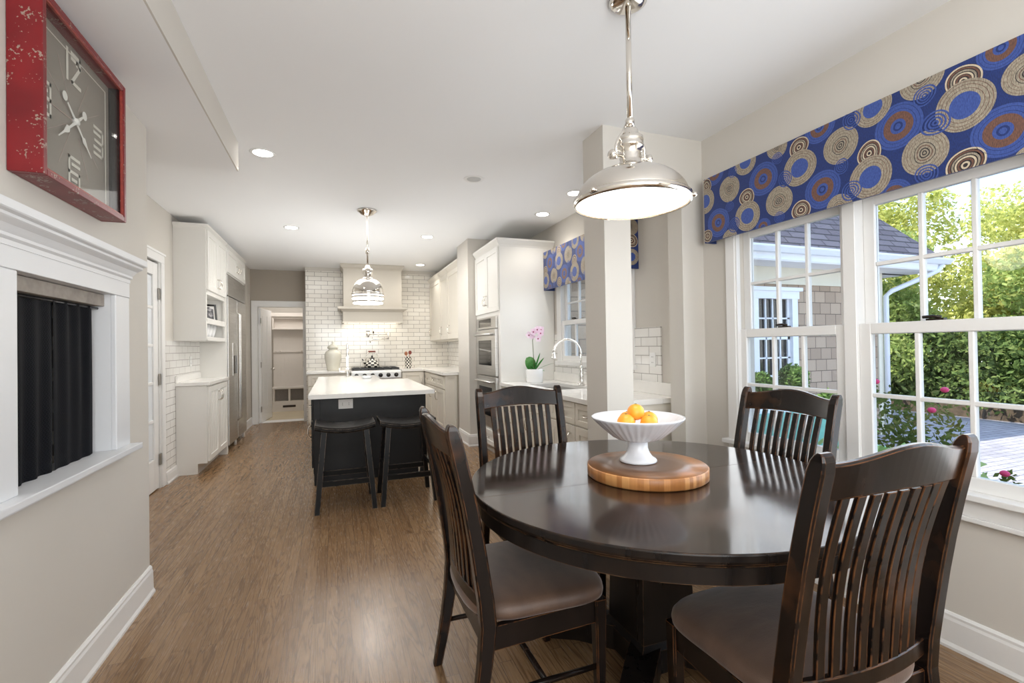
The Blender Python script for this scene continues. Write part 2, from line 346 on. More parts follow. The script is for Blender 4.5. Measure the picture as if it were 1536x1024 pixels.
def paver_mat():
    m, nt, b = new_mat('pavers')
    br = N(nt, 'ShaderNodeTexBrick'); br.offset = 0.5
    nt.links.new(coords(nt), br.inputs['Vector'])
    for k, v in (('Scale', 1.0), ('Brick Width', 0.24), ('Row Height', 0.13), ('Mortar Size', 0.008), ('Mortar Smooth', 0.2), ('Bias', 0.0)): br.inputs[k].default_value = v
    br.inputs['Color1'].default_value = srgb(184, 179, 186); br.inputs['Color2'].default_value = srgb(164, 159, 167); br.inputs['Mortar'].default_value = srgb(120, 112, 118)
    no = N(nt, 'ShaderNodeTexNoise', Scale=1.2, Detail=4.0); nt.links.new(coords(nt), no.inputs['Vector'])
    nt.links.new(mixc(nt, 0.5, br.outputs['Color'], ramp(nt, no.outputs['Fac'], [(0.3, (0.7, 0.7, 0.7, 1)), (0.7, (1.1, 1.1, 1.1, 1))]), 'MULTIPLY'), b.inputs['Base Color'])
    b.inputs['Roughness'].default_value = 0.85
paver_mat()
def orange_mat():
    m, nt, b = new_mat('orange_peel')
    n1 = N(nt, 'ShaderNodeTexNoise', Scale=16.0); nt.links.new(coords(nt, (1, 1, 1), 'obj'), n1.inputs['Vector'])
    n2 = N(nt, 'ShaderNodeTexNoise', Scale=260.0); nt.links.new(coords(nt, (1, 1, 1), 'obj'), n2.inputs['Vector'])
    nt.links.new(ramp(nt, n1.outputs['Fac'], [(0.3, srgb(240, 150, 40)), (0.7, srgb(250, 176, 60))]), b.inputs['Base Color'])
    b.inputs['Roughness'].default_value = 0.38; bump(nt, b, n2.outputs['Fac'], 0.3, 0.001)
orange_mat()
def picture_mat(name, seed):
    m, nt, b = new_mat(name)
    n1 = N(nt, 'ShaderNodeTexNoise', Scale=22.0, Detail=3.0); nt.links.new(coords(nt, (1, 1, 1), 'obj'), n1.inputs['Vector'])
    nt.links.new(ramp(nt, n1.outputs['Fac'], [(0.4, (0.02, 0.02, 0.025, 1)), (0.5, (0.2, 0.19, 0.2, 1)), (0.62, (0.75, 0.74, 0.74, 1))]), b.inputs['Base Color'])
    b.inputs['Roughness'].default_value = 0.15
picture_mat('bw_photo', 1)

# ------------------------------------------------------------------ mesh helpers
class MB:
    def __init__(s): s.v = []; s.f = []; s.mi = []; s.sm = []
    def add(s, verts, faces, mi=0, smooth=False):
        o = len(s.v); s.v += [tuple(p) for p in verts]
        s.f += [tuple(i + o for i in fc) for fc in faces]; s.mi += [mi] * len(faces); s.sm += [smooth] * len(faces); return s
    def box(s, x0, x1, y0, y1, z0, z1, bev=0.0, mi=0):
        x0, x1 = min(x0, x1), max(x0, x1); y0, y1 = min(y0, y1), max(y0, y1); z0, z1 = min(z0, z1), max(z0, z1)
        V = [(x, y, z) for z in (z0, z1) for y in (y0, y1) for x in (x0, x1)]
        Fc = [(0, 2, 3, 1), (4, 5, 7, 6), (0, 1, 5, 4), (2, 6, 7, 3), (0, 4, 6, 2), (1, 3, 7, 5)]
        if bev <= 0: return s.add(V, Fc, mi)
        bev = min(bev, 0.45 * min(x1 - x0, y1 - y0, z1 - z0))
        bm = bmesh.new(); vs = [bm.verts.new(p) for p in V]
        for fc in Fc: bm.faces.new([vs[i] for i in fc])
        bmesh.ops.bevel(bm, geom=list(bm.edges), offset=bev, segments=1 if bev < 0.004 else 2, affect='EDGES', profile=0.6)
        bm.verts.index_update(); V2 = [tuple(v.co) for v in bm.verts]; F2 = [tuple(v.index for v in fc.verts) for fc in bm.faces]; bm.free()
        return s.add(V2, F2, mi)
    def xbox(s, mat, sx, sy, sz, bev=0.0, mi=0):
        t = MB().box(-sx / 2, sx / 2, -sy / 2, sy / 2, -sz / 2, sz / 2, bev); 
        return s.add([mat @ Vector(p) for p in t.v], t.f, mi)
    def lathe(s, prof, c=(0, 0, 0), n=32, mi=0, smooth=True, axis=None, rib=None, cap=True):
        """prof: (r, z) pairs"""
        V = []; Fc = []
        for (r, z) in prof:
            for k in range(n):
                a = 2 * PI * k / n; rr = r
                if rib: rr = r * (1 + rib[1] * max(0, math.cos(a * rib[0])) ** 1) if r > 1e-5 else r
                V.append(Vector((rr * math.cos(a), rr * math.sin(a), z)))
        for i in range(len(prof) - 1):
            for k in range(n):
                k2 = (k + 1) % n; Fc.append((i * n + k, i * n + k2, (i + 1) * n + k2, (i + 1) * n + k))
        if cap and prof[0][0] > 1e-5: Fc.append(tuple(reversed(range(n))))
        if cap and prof[-1][0] > 1e-5: Fc.append(tuple((len(prof) - 1) * n + k for k in range(n)))
        if axis is not None: V = [axis @ p for p in V]
        c = Vector(c); return s.add([p + c for p in V], Fc, mi, smooth)
    def tube(s, pts, rad, n=8, mi=0, smooth=True, cap=True):
        pts = [Vector(p) for p in pts]; rads = rad if isinstance(rad, (list, tuple)) else [rad] * len(pts)
        V = []; Fc = []; prev = None
        for i, p in enumerate(pts):
            t = (pts[min(i + 1, len(pts) - 1)] - pts[max(i - 1, 0)]).normalized()
            if prev is None:
                u = t.cross(Vector((0, 0, 1)));
                if u.length < 1e-3: u = t.cross(Vector((0, 1, 0)))
            else: u = prev - t * prev.dot(t)
            u.normalize(); w = t.cross(u); prev = u
            for k in range(n):
                a = 2 * PI * k / n; V.append(p + (u * math.cos(a) + w * math.sin(a)) * rads[i])
        for i in range(len(pts) - 1):
            for k in range(n):
                k2 = (k + 1) % n; Fc.append((i * n + k, i * n + k2, (i + 1) * n + k2, (i + 1) * n + k))
        if cap: Fc.append(tuple(reversed(range(n)))); Fc.append(tuple((len(pts) - 1) * n + k for k in range(n)))
        return s.add(V, Fc, mi, smooth)
    def sweep(s, secs, smooth=False, mi=0, cap=True):
        """secs: list of equal-length vertex loops"""
        n = len(secs[0]); V = [p for sec in secs for p in sec]; Fc = []
        for i in range(len(secs) - 1):
            for k in range(n):
                k2 = (k + 1) % n; Fc.append((i * n + k, i * n + k2, (i + 1) * n + k2, (i + 1) * n + k))
        if cap: Fc.append(tuple(reversed(range(n)))); Fc.append(tuple((len(secs) - 1) * n + k for k in range(n)))
        return s.add(V, Fc, mi, smooth)
    def prism(s, poly, axis, a, b, mi=0):
        """polygon (2d) extruded along axis 0/1/2 from a to b; poly coords are the other two axes in order"""
        def P(p, t):
            q = [p[0], p[1]]; q.insert(axis, t); return tuple(q)
        n = len(poly); V = [P(p, a) for p in poly] + [P(p, b) for p in poly]
        Fc = [tuple(range(n)), tuple(reversed(range(n, 2 * n)))] + [(k, k + n, (k + 1) % n + n, (k + 1) % n) for k in range(n)]
        return s.add(V, Fc, mi)
    def sphere(s, c, r, sc=(1, 1, 1), n=16, m=10, mi=0):
        prof = [(r * math.sin(PI * i / m), -r * math.cos(PI * i / m)) for i in range(m + 1)]
        prof[0] = (0.0, -r); prof[-1] = (0.0, r)
        t = MB().lathe([(max(a, 1e-6), b) for a, b in prof], n=n)
        return s.add([Vector((p[0] * sc[0], p[1] * sc[1], p[2] * sc[2])) + Vector(c) for p in t.v], t.f, mi, True)
    def build(s, name, mats, parent=None, world=True, loc=None, fix=True):
        """world=True: verts are in world space, shifted to the (unrotated) origin of the thing they belong to"""
        me = bpy.data.meshes.new(name)
        off = Vector((0, 0, 0))
        o = bpy.data.objects.new(name, me)
        if world:
            off = base_of(parent) if parent is not None else Vector(loc) if loc is not None else off
        me.from_pydata([tuple(Vector(p) - off) for p in s.v], [], s.f)
        if not isinstance(mats, (list, tuple)): mats = [mats]
        for m in mats: me.materials.append(MATS[m])
        me.polygons.foreach_set('material_index', s.mi); me.polygons.foreach_set('use_smooth', s.sm)
        if fix:
            bm = bmesh.new(); bm.from_mesh(me); bmesh.ops.recalc_face_normals(bm, faces=list(bm.faces)); bm.to_mesh(me); bm.free()
        me.update()
        COL.objects.link(o)
        if parent is not None: o.parent = parent
        elif loc is not None: o.location = loc
        return o
def base_of(o):
    v = Vector((0, 0, 0))
    while o is not None: v += o.location; o = o.parent
    return v
def tag(o, label, cat, group=None, kind=None):
    if label: o['label'] = label
    if cat: o['category'] = cat
    if group: o['group'] = group
    if kind: o['kind'] = kind
    return o
def thing(name, label, cat, loc=(0, 0, 0), group=None, rz=0.0, kind=None):
    o = bpy.data.objects.new(name, None); COL.objects.link(o); o.empty_display_size = 0.1
    o.location = loc; o.rotation_euler = (0, 0, rz); return tag(o, label, cat, group, kind)
def struct(name, mb, mat, parent=None):
    o = mb.build(name, mat, parent)
    if parent is None: o['kind'] = 'structure'
    return o
def kids(o): return list(o.children)
def dup(root, loc, rz=0.0, label=None, name=None):
    r = root.copy(); COL.objects.link(r); r.location = loc; r.rotation_euler = (0, 0, rz)
    if label: r['label'] = label
    for ch in kids(root):
        c = ch.copy(); COL.objects.link(c); c.parent = r
        for g in kids(ch):
            d = g.copy(); COL.objects.link(d); d.parent = c
    return r

# ------------------------------------------------------------------ room shell
H = 2.76
XL, XK, XR = -0.965, -1.60, 2.47
struct('floor', MB().box(-2.4, 2.6, -2.3, 9.9, -0.06, 0.0), 'oak_floor')
struct('ceiling', MB().box(-2.6, 2.75, -2.35, 12.0, H, H + 0.15), 'ceiling_paint')
SOF = 2.56
o = MB().prism([(-6.0, H + 0.16), (2.95, H + 0.16), (2.95, H + 0.30), (-1.5, H + 3.4), (-6.0, H + 0.30)], 1, -3.0, 12.6).build('roof', 'roof_slate'); o['kind'] = 'structure'  # unseen house roof, added to spread shade over the driveway
struct('ceiling_soffit', MB().box(-2.4, -0.62, -2.3, 3.74, SOF, H), ['ceiling_paint'])
# bulkhead's vertical face in the wall colour
struct('trim_soffit', MB().box(-0.62, -0.612, -2.3, 3.74, SOF, H), 'wall_paint')
# near left wall, with the fireplace opening (y 1.95..2.70, z .86..1.60)
w = MB()
w.box(-1.75, XL, -2.3, 1.92, 0, SOF); w.box(-1.75, XL, 2.72, 3.16, 0, SOF)
w.box(-1.75, XL, 1.92, 2.72, 0, 0.84); w.box(-1.75, XL, 1.92, 2.72, 1.60, SOF); w.box(-1.75, -1.5, 1.92, 2.72, 0.84, 1.60)
struct('wall_left', w, 'wall_paint')
w = MB().box(-1.75, XK, 3.16, 4.62, 0, H).box(-1.75, XK, 5.56, 6.965, 0, H).box(-1.75, XK, 4.62, 5.56, 2.20, H)
struct('wall_kitchen_left', w, 'wall_paint')
struct('wall_fridge_side', MB().box(-2.3, -1.40, 8.33, 9.55, 0, H).box(-1.75, -1.60, 6.966, 8.33, 0, H), 'wall_paint')
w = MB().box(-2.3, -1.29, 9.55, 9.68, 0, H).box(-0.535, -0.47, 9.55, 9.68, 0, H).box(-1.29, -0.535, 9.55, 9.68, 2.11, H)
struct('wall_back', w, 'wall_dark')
struct('wall_range', MB().box(-0.47, 2.2, 9.05, 9.54, 0, H), 'tile_x')
struct('trim_range_top', MB().box(-0.475, 2.06, 9.044, 9.05, 2.70, H), 'wall_paint')
struct('wall_range_side', MB().box(2.06, 2.47, 6.72, 9.05, 0, H), 'tile_y')
struct('wall_pier', MB().box(1.67, XR, 6.13, 6.71, 0, H), 'wall_paint')
# right wall with window openings
w = MB()
X1 = XR + 0.14
KY0, KY1, KZ0, KZ1 = 3.60, 5.02, 1.12, 2.12
DY0, DY1, DZ0, DZ1 = 0.15, 2.405, 0.685, 2.06
w.box(XR, X1, -2.3, DY0, 0, H); w.box(XR, X1, DY1, KY0, 0, H); w.box(XR, X1, KY1, 6.72, 0, H)
w.box(XR, X1, DY0, DY1, 0, DZ0); w.box(XR, X1, DY0, DY1, DZ1, H)
w.box(XR, X1, KY0, KY1, 0, KZ0); w.box(XR, X1, KY0, KY1, KZ1, H)
struct('wall_right', w, 'wall_paint')
struct('wall_front', MB().box(-2.4, XR + 0.14, -2.42, -2.3, 0, H), 'wall_paint')
struct('wall_column', MB().box(1.66, 1.862, 2.70, 2.965, 0, H), 'wall_paint')
struct('wall_header', MB().box(1.862, XR, 2.70, 2.85, 2.27, H), 'wall_paint')
struct('wall_stub', MB().box(2.285, XR, 2.70, 2.85, 0, 2.27), 'wall_paint')
struct('wall_sun_block', MB().box(-2.6, -2.45, 3.0, 8.4, 0, H), 'wall_paint')  # unseen wall added to stop sun leaking in around the left door
# mud room beyond the doorway
w = MB().box(-2.3, -0.2, 11.62, 11.7, 0, H).box(-1.75, -1.62, 9.68, 11.62, 0, H).box(-0.3, -0.2, 9.68, 11.62, 0, H)
struct('wall_mudroom', w, 'wall_paint')
struct('floor_mudroom', MB().box(-1.75, -0.2, 9.9, 11.7, -0.06, 0.004), 'mud_floor')
struct('trim_threshold', MB().box(-1.29, -0.535, 9.62, 9.9, 0.001, 0.008), 'trim_white')

def baseboard(name, x0, y0, x1, y1, n, h=0.135):
    """profile swept along a wall segment; n = outward normal (2d)"""
    prof = [(0, 0), (0.026, 0), (0.026, 0.012), (0.018, 0.026), (0.016, h - 0.032), (0.012, h - 0.020), (0.012, h - 0.010), (0.005, h), (0, h)]
    m = MB()
    secs = [[(x + n[0] * d, y + n[1] * d, z) for d, z in prof] for x, y in ((x0, y0), (x1, y1))]
    m.sweep(secs); return struct(name, m, 'trim_white')
baseboard('baseboard_left', XL, -2.3, XL, 3.16, (1, 0), 0.15)
baseboard('baseboard_right', XR, 2.70, XR, -2.3, (-1, 0), 0.15)
baseboard('baseboard_fridge_side', -1.40, 8.33, -1.40, 9.55, (1, 0))
baseboard('baseboard_pier', 1.67, 6.13, 1.67, 6.71, (-1, 0), 0.16)
baseboard('baseboard_pier_front', 1.644, 6.13, 1.80, 6.13, (0, -1), 0.16)
baseboard('baseboard_column', 1.66, 2.70, 1.862, 2.70, (0, -1))
baseboard('baseboard_tile', XK + 0.012, 5.64, XK + 0.012, 5.98, (1, 0), 0.12)
struct('trim_backsplash_left', MB().box(XK, XK + 0.012, 5.64, 6.968, 0.0, 1.429), 'tile_y')
struct('trim_backsplash_sink', MB().box(XR - 0.012, XR, 3.18, 5.15, 1.01, 1.12).box(XR - 0.012, XR, 3.18, 3.60, 1.12, 1.46).box(XR - 0.012, XR, 5.06, 5.15, 1.12, 1.46), 'tile_y')

# ------------------------------------------------------------------ windows
def sash(parent, name, y0, y1, z0, z1, xc, st, rail_b, rail_t, ncol, rows, pane_name='pane', th=0.034):
    """rows: list of z heights of horizontal muntins"""
    m = MB(); xa, xb = xc - th / 2, xc + th / 2
    m.box(xa, xb, y0, y0 + st, z0, z1, 0.003); m.box(xa, xb, y1 - st, y1, z0, z1, 0.003)
    m.box(xa, xb, y0 + st, y1 - st, z0, z0 + rail_b, 0.003); m.box(xa, xb, y0 + st, y1 - st, z1 - rail_t, z1, 0.003)
    s = m.build(name, 'trim_white', parent)
    g0, g1 = y0 + st, y1 - st
    mu = MB()
    for k in range(1, ncol):
        y = g0 + (g1 - g0) * k / ncol
        mu.box(xc - 0.014, xc + 0.014, y - 0.010, y + 0.010, z0 + rail_b, z1 - rail_t, 0.003)
    for z in rows: mu.box(xc - 0.0135, xc + 0.0135, g0, g1, z - 0.010, z + 0.010, 0.003)
    mu.build('muntin_grid', 'trim_white', s)
    MB().box(xc - 0.002, xc + 0.002, g0, g1, z0 + rail_b, z1 - rail_t).build(pane_name, 'window_glass', s)
    return s
def dbl_hung(name, label, y0, y1, z0, zm, z1, rows_lo, rows_hi, x, ncol=3, lock=True):
    t = thing(name, label, None, (x, (y0 + y1) / 2, z0), kind='structure')
    sash(t, 'lower_sash', y0, y1, z0, zm + 0.027, x + 0.03, 0.055, 0.06, 0.053, ncol, rows_lo)
    sash(t, 'upper_sash', y0, y1, zm - 0.027, z1, x + 0.075, 0.055, 0.053, 0.06, ncol, rows_hi)
    if lock:
        yc = (y0 + y1) / 2 + 0.03; k = MB().box(x + 0.02, x + 0.045, yc - 0.035, yc + 0.035, zm + 0.027, zm + 0.036, 0.002)
        k.tube([(x + 0.03, yc - 0.02, zm + 0.04), (x + 0.025, yc + 0.01, zm + 0.045), (x + 0.02, yc + 0.045, zm + 0.043)], 0.007)
        k.build('sash_lock', 'bronze', t)
    return t
for i, (a, b_, lb) in enumerate(((1.71, 2.405, 'six over six sash window nearest the column'), (0.945, 1.645, 'six over six sash window behind the nearest chair'), (0.18, 0.88, 'unseen sash window beyond the right edge, added for its light'))):
    dbl_hung('window_%d' % (i + 1), lb, a, b_, DZ0, 1.378, 2.055, [1.05], [1.70], XR)  # the last one is out of view, added to let in daylight
# casings of the dining window bank
m = MB()
m.box(XR - 0.02, XR + 0.0, DY1, DY1 + 0.075, 0.66, 2.14, 0.003); m.box(XR - 0.02, XR, DY0 - 0.075, DY0, 0.66, 2.14, 0.003)
m.box(XR - 0.02, XR, DY0 - 0.075, DY1 + 0.075, 2.056, 2.14, 0.003)
for a in (1.645, 0.88): m.box(XR - 0.005, XR + 0.10, a, a + 0.065, DZ0, 2.056, 0.003)
m.box(XR - 0.012, XR + 0.02, DY1 - 0.012, DY1 + 0.012, DZ0, 2.056, 0.003)
struct('trim_1', m, 'trim_white')
m = MB().box(XR - 0.055, XR + 0.10, DY0 - 0.1, DY1 + 0.1, 0.660, 0.686, 0.004).box(XR - 0.022, XR, DY0 - 0.075, DY1 + 0.075, 0.585, 0.660, 0.003).box(XR - 0.030, XR, DY0 - 0.085, DY1 + 0.085, 0.565, 0.585, 0.004)
struct('trim_2', m, 'trim_white')
dbl_hung('window_4', 'kitchen sash window behind the sink faucet', 4.32, 4.96, 1.14, 1.575, 2.10, [], [1.80], XR - 0.02, 2)
dbl_hung('window_5', 'kitchen sash window hidden behind the column', 3.65, 4.27, 1.14, 1.575, 2.10, [], [1.80], XR - 0.02, 2)
m = MB()
for a, b_ in ((KY0 - 0.07, KY0 + 0.05), (KY1 - 0.06, KY1 + 0.05), (4.27, 4.32)): m.box(XR - 0.02, XR + 0.06, a, b_, KZ0, KZ1 + 0.05, 0.003)
m.box(XR - 0.02, XR + 0.06, KY0, KY1, KZ1 - 0.02, KZ1 + 0.06, 0.003); m.box(XR - 0.05, XR + 0.09, KY0 - 0.09, KY1 + 0.06, KZ0 - 0.025, KZ0 + 0.02, 0.004)
struct('trim_3', m, 'trim_white')

# ------------------------------------------------------------------ doors
t = thing('door_1', 'white glazed pantry door at far left, mostly hidden by the near wall', None, (XK, 5.53, 0), kind='structure')
m = MB(); y0, y1, zt = 4.66, 5.525, 2.17
m.box(XK - 0.045, XK - 0.005, y0, y0 + 0.11, 0.01, zt, 0.003).box(XK - 0.045, XK - 0.005, y1 - 0.12, y1, 0.01, zt, 0.003)
zs = [0.30, 0.66, 1.02, 1.38, 1.74, 2.05]
m.box(XK - 0.045, XK - 0.005, y0 + 0.11, y1 - 0.12, 0.01, 0.30, 0.003).box(XK - 0.045, XK - 0.005, y0 + 0.11, y1 - 0.12, 2.05, zt, 0.003)
for z in zs[1:-1]: m.box(XK - 0.04, XK - 0.01, y0 + 0.11, y1 - 0.12, z - 0.014, z + 0.014, 0.003)
m.build('door_leaf', 'trim_white', t)
for a, b_ in zip(zs[:-1], zs[1:]): MB().box(XK - 0.03, XK - 0.02, y0 + 0.11, y1 - 0.12, a + 0.012, b_ - 0.012).build('pane', 'frosted', t)
for z in (0.28, 1.05, 1.88): MB().box(XK - 0.004, XK + 0.012, 5.512, 5.552, z - 0.055, z + 0.055, 0.003).build('hinge', 'hinge', t)
m = MB().box(XK, XK + 0.022, 5.555, 5.64, 0, 2.185, 0.003).box(XK, XK + 0.022, 4.55, 5.64, 2.185, 2.275, 0.003).box(XK, XK + 0.03, 4.53, 5.66, 2.262, 2.285, 0.003).box(XK - 0.06, XK + 0.004, 5.53, 5.56, 0, 2.19)
struct('trim_4', m, 'trim_white')
t = thing('door_2', 'white mudroom door standing open at the far doorway', None, (-1.27, 9.66, 0), kind='structure', rz=math.radians(83))
m = MB().box(0, 0.74, -0.02, 0.02, 0.01, 2.08, 0.003)
m.build('door_leaf', 'trim_white', t, world=False)
for (a, b_, c, d) in ((0.1, 0.34, 0.25, 0.9), (0.4, 0.64, 0.25, 0.9), (0.1, 0.34, 1.05, 1.95), (0.4, 0.64, 1.05, 1.95)):
    MB().box(a, b_, -0.026, -0.02, c, d, 0.005).build('raised_panel', 'trim_white', t, world=False)
MB().lathe([(0.012, 0), (0.012, 0.03), (0.028, 0.04), (0.026, 0.06), (0.0001, 0.066)], axis=Matrix.Rotation(PI / 2, 4, 'X'), c=(0.68, -0.02, 0.95), n=16).build('door_knob', 'nickel', t, world=False)
for z in (0.25, 1.05, 1.85): MB().box(-0.02, 0.02, -0.024, -0.018, z - 0.05, z + 0.05, 0.002).build('hinge', 'hinge', t, world=False)
m = MB().box(-1.385, -1.285, 9.528, 9.55, 0, 2.11, 0.003).box(-0.54, -0.472, 9.528, 9.55, 0, 2.11, 0.003).box(-1.385, -0.472, 9.528, 9.55, 2.11, 2.20, 0.003)
m.box(-1.30, -1.285, 9.53, 9.69, 0, 2.11).box(-0.545, -0.53, 9.53, 9.69, 0, 2.11).box(-1.30, -0.53, 9.53, 9.69, 2.095, 2.112)
struct('trim_5', m, 'trim_white')
for z in (0.25, 1.05, 1.85):
    o = MB().box(-0.55, -0.545, 9.56, 9.60, z - 0.055, z + 0.055, 0.001).build('door_hinge', 'bronze', loc=(-0.55, 9.58, z)); o['kind'] = 'structure'

# ------------------------------------------------------------------ cabinet helpers
def handle(parent, p, axis, out, L=0.10, mat='nickel', r=0.0055):
    """bow pull at p, spanning L along axis, standing off along out"""
    p, a, o = Vector(p), Vector(axis), Vector(out)
    pts = [p - a * L / 2, p - a * L / 2 + o * 0.022, p - a * L / 4 + o * 0.032, p + o * 0.035, p + a * L / 4 + o * 0.032, p + a * L / 2 + o * 0.022, p + a * L / 2]
    m = MB().tube(pts, [r * 1.5, r, r, r, r, r, r * 1.5], 8)
    return m.build('handle', mat, parent)
def shaker(parent, face, u0, u1, z0, z1, n, mat, name='door', rail=0.06, th=0.02, bead=False):
    """shaker front. face: coordinate of the carcass face on axis |n|; n = (axis, sign)"""
    ax, sg = n; m = MB()
    def bx(a0, a1, b0, b1, d0, d1, bev=0.002):
        lo, hi = sorted((face + sg * d0, face + sg * d1))
        if ax == 0: m.box(lo, hi, a0, a1, b0, b1, bev)
        else: m.box(a0, a1, lo, hi, b0, b1, bev)
    rail = min(rail, (z1 - z0) * 0.3, (u1 - u0) * 0.3)
    bx(u0, u0 + rail, z0, z1, 0, th); bx(u1 - rail, u1, z0, z1, 0, th)
    bx(u0 + rail, u1 - rail, z0, z0 + rail, 0, th); bx(u0 + rail, u1 - rail, z1 - rail, z1, 0, th)
    bx(u0 + rail, u1 - rail, z0 + rail, z1 - rail, 0, th * 0.5, 0)
    if bead:
        k = int((u1 - u0 - 2 * rail) / 0.045)
        for i in range(1, k):
            u = u0 + rail + (u1 - u0 - 2 * rail) * i / k; bx(u - 0.002, u + 0.002, z0 + rail, z1 - rail, th * 0.5, th * 0.5 + 0.003, 0)
    return m.build(name, mat, parent)

# ---- left run: tall upper cabinet, base cabinet, fridge
XF = -1.30
t = thing('upper_cabinet', 'tall white upper cabinet with open niches at the left wall', 'cabinet', (XK, 6.0, 1.43))
m = MB()
m.box(XK + 0.001, XF - 0.0, 5.98, 6.0, 1.43, 2.66).box(XK + 0.001, XF, 6.93, 6.95, 1.43, 2.66).box(XK + 0.001, XK + 0.025, 6.0, 6.93, 1.43, 2.66)
for a, b_ in ((1.43, 1.455), (1.645, 1.665), (1.955, 1.975), (2.64, 2.66)): m.box(XK + 0.015, XF, 6.0, 6.93, a, b_)
m.box(XF - 0.02, XF, 6.0005, 6.02, 1.43, 2.64, 0.0).box(XF - 0.02, XF, 6.91, 6.9295, 1.43, 2.64, 0.0)
m.box(XF - 0.03, XF + 0.002, 6.02, 6.91, 1.62, 1.68, 0.002).box(XF - 0.03, XF + 0.002, 6.02, 6.91, 1.43, 1.475, 0.002).box(XF - 0.03, XF + 0.002, 6.02, 6.91, 1.935, 1.985, 0.002)
m.build('carcass', 'cab_white', t)
m = MB().sweep([[(XK + 0.003, 5.975 - d, z), (XF + d, 5.975 - d, z), (XF + d, 6.95, z), (XK + 0.003, 6.95, z)] for d, z in ((0.0, 2.635), (0.006, 2.65), (0.03, 2.675), (0.03, 2.69))]); m.build('cornice', 'cab_white', t)
for a, b_, hy in ((6.0, 6.465, 6.435), (6.47, 6.935, 6.50)):
    d = shaker(t, XF, a, b_, 1.985, 2.635, (0, 1), 'cab_white', bead=True); handle(d, (XF + 0.02, hy, 2.10), (0, 0, 1), (1, 0, 0))
t = thing('base_cabinet', 'white base cabinet with two beadboard doors beside the refrigerator', 'cabinet', (XK, 6.0, 0))
m = MB().prism([(XK + 0.015, 0.0), (-1.39, 0.0), (-1.39, 0.10), (XF, 0.115), (XF, 0.945), (XK + 0.015, 0.945)][0:0] or [(XK + 0.015, 0.0), (-1.39, 0.0), (-1.39, 0.11), (XF, 0.11), (XF, 0.945), (XK + 0.015, 0.945)], 1, 5.98, 6.95)
m.build('carcass', 'cab_white', t)
for a, b_, hy in ((6.0, 6.465, 6.43), (6.47, 6.935, 6.505)):
    d = shaker(t, XF, a, b_, 0.125, 0.93, (0, 1), 'cab_white', bead=True); handle(d, (XF + 0.02, hy, 0.80), (0, 0, 1), (1, 0, 0))
o = MB().box(XK + 0.013, XF + 0.03, 5.965, 6.965, 0.947, 0.985, 0.004).box(XK + 0.013, XK + 0.03, 5.97, 6.95, 0.985, 1.06, 0.003).build('countertop', 'quartz', loc=(XK, 6.4, 0.947))
tag(o, 'white stone countertop on the left base cabinet by the refrigerator', 'countertop')
o = MB().box(-1.597, XF + 0.005, 6.97, 7.0, 0, 2.66, 0.002).build('cabinet_side_panel', 'cab_white', loc=(-1.6, 6.98, 0)); tag(o, 'tall white panel between the left cabinets and the refrigerator', 'panel')
# the fridge alcove is hollow behind the kitchen wall line
t = thing('refrigerator', 'built-in stainless side-by-side refrigerator with ice dispenser', 'refrigerator', (XF, 7.65, 0))
m = MB().box(-1.58, XF - 0.03, 7.01, 8.31, 0.10, 2.31); m.build('body', 'steel', t)
MB().box(-1.58, XF - 0.08, 7.02, 8.30, 0.0, 0.10).build('toe_kick', 'dark_metal', t)
d1 = MB().box(XF - 0.028, XF + 0.02, 7.02, 7.60, 0.10, 2.02, 0.006).build('door', 'steel', t)
d2 = MB().box(XF - 0.028, XF + 0.02, 7.615, 8.30, 0.10, 2.02, 0.006).build('door', 'steel', t)
MB().box(XF - 0.028, XF + 0.015, 7.02, 8.30, 2.035, 2.30, 0.004).build('grille_panel', 'steel', t)
for d, y in ((d1, 7.565), (d2, 7.65)):
    MB().tube([(XF + 0.02, y, 0.35), (XF + 0.055, y, 0.38), (XF + 0.055, y, 1.82), (XF + 0.02, y, 1.85)], 0.009).build('handle', 'steel', d)
dp = MB().box(XF + 0.018, XF + 0.028, 7.27, 7.54, 0.98, 1.42, 0.003).build('dispenser', 'steel', d1)
MB().box(XF + 0.0285, XF + 0.031, 7.30, 7.51, 1.01, 1.25, 0.002).build('dispenser_recess', 'black_gloss', d1)
for y in (7.06, 7.62, 8.27): MB().lathe([(0.02, 0), (0.016, 0.10)], (XF - 0.02, y, 0.0), 10).build('foot', 'cab_white', t)
t = thing('over_fridge_cabinet', 'white cabinet with two doors above the refrigerator', 'cabinet', (XF, 7.65, 2.32))
MB().box(-1.58, XF, 7.001, 8.32, 2.32, 2.66).build('carcass', 'cab_white', t)
for a, b_, hy in ((7.02, 7.655, 7.60), (7.66, 8.30, 7.72)):
    d = shaker(t, XF, a, b_, 2.335, 2.635, (0, 1), 'cab_white'); handle(d, (XF + 0.02, hy, 2.45), (0, 0, 1), (1, 0, 0), 0.08)
MB().sweep([[(-1.58, 7.001, z), (XF + d, 7.001, z), (XF + d, 8.325, z), (-1.58, 8.325, z)] for d, z in ((0.0, 2.635), (0.006, 2.65), (0.03, 2.675), (0.03, 2.69))]).build('cornice', 'cab_white', t)
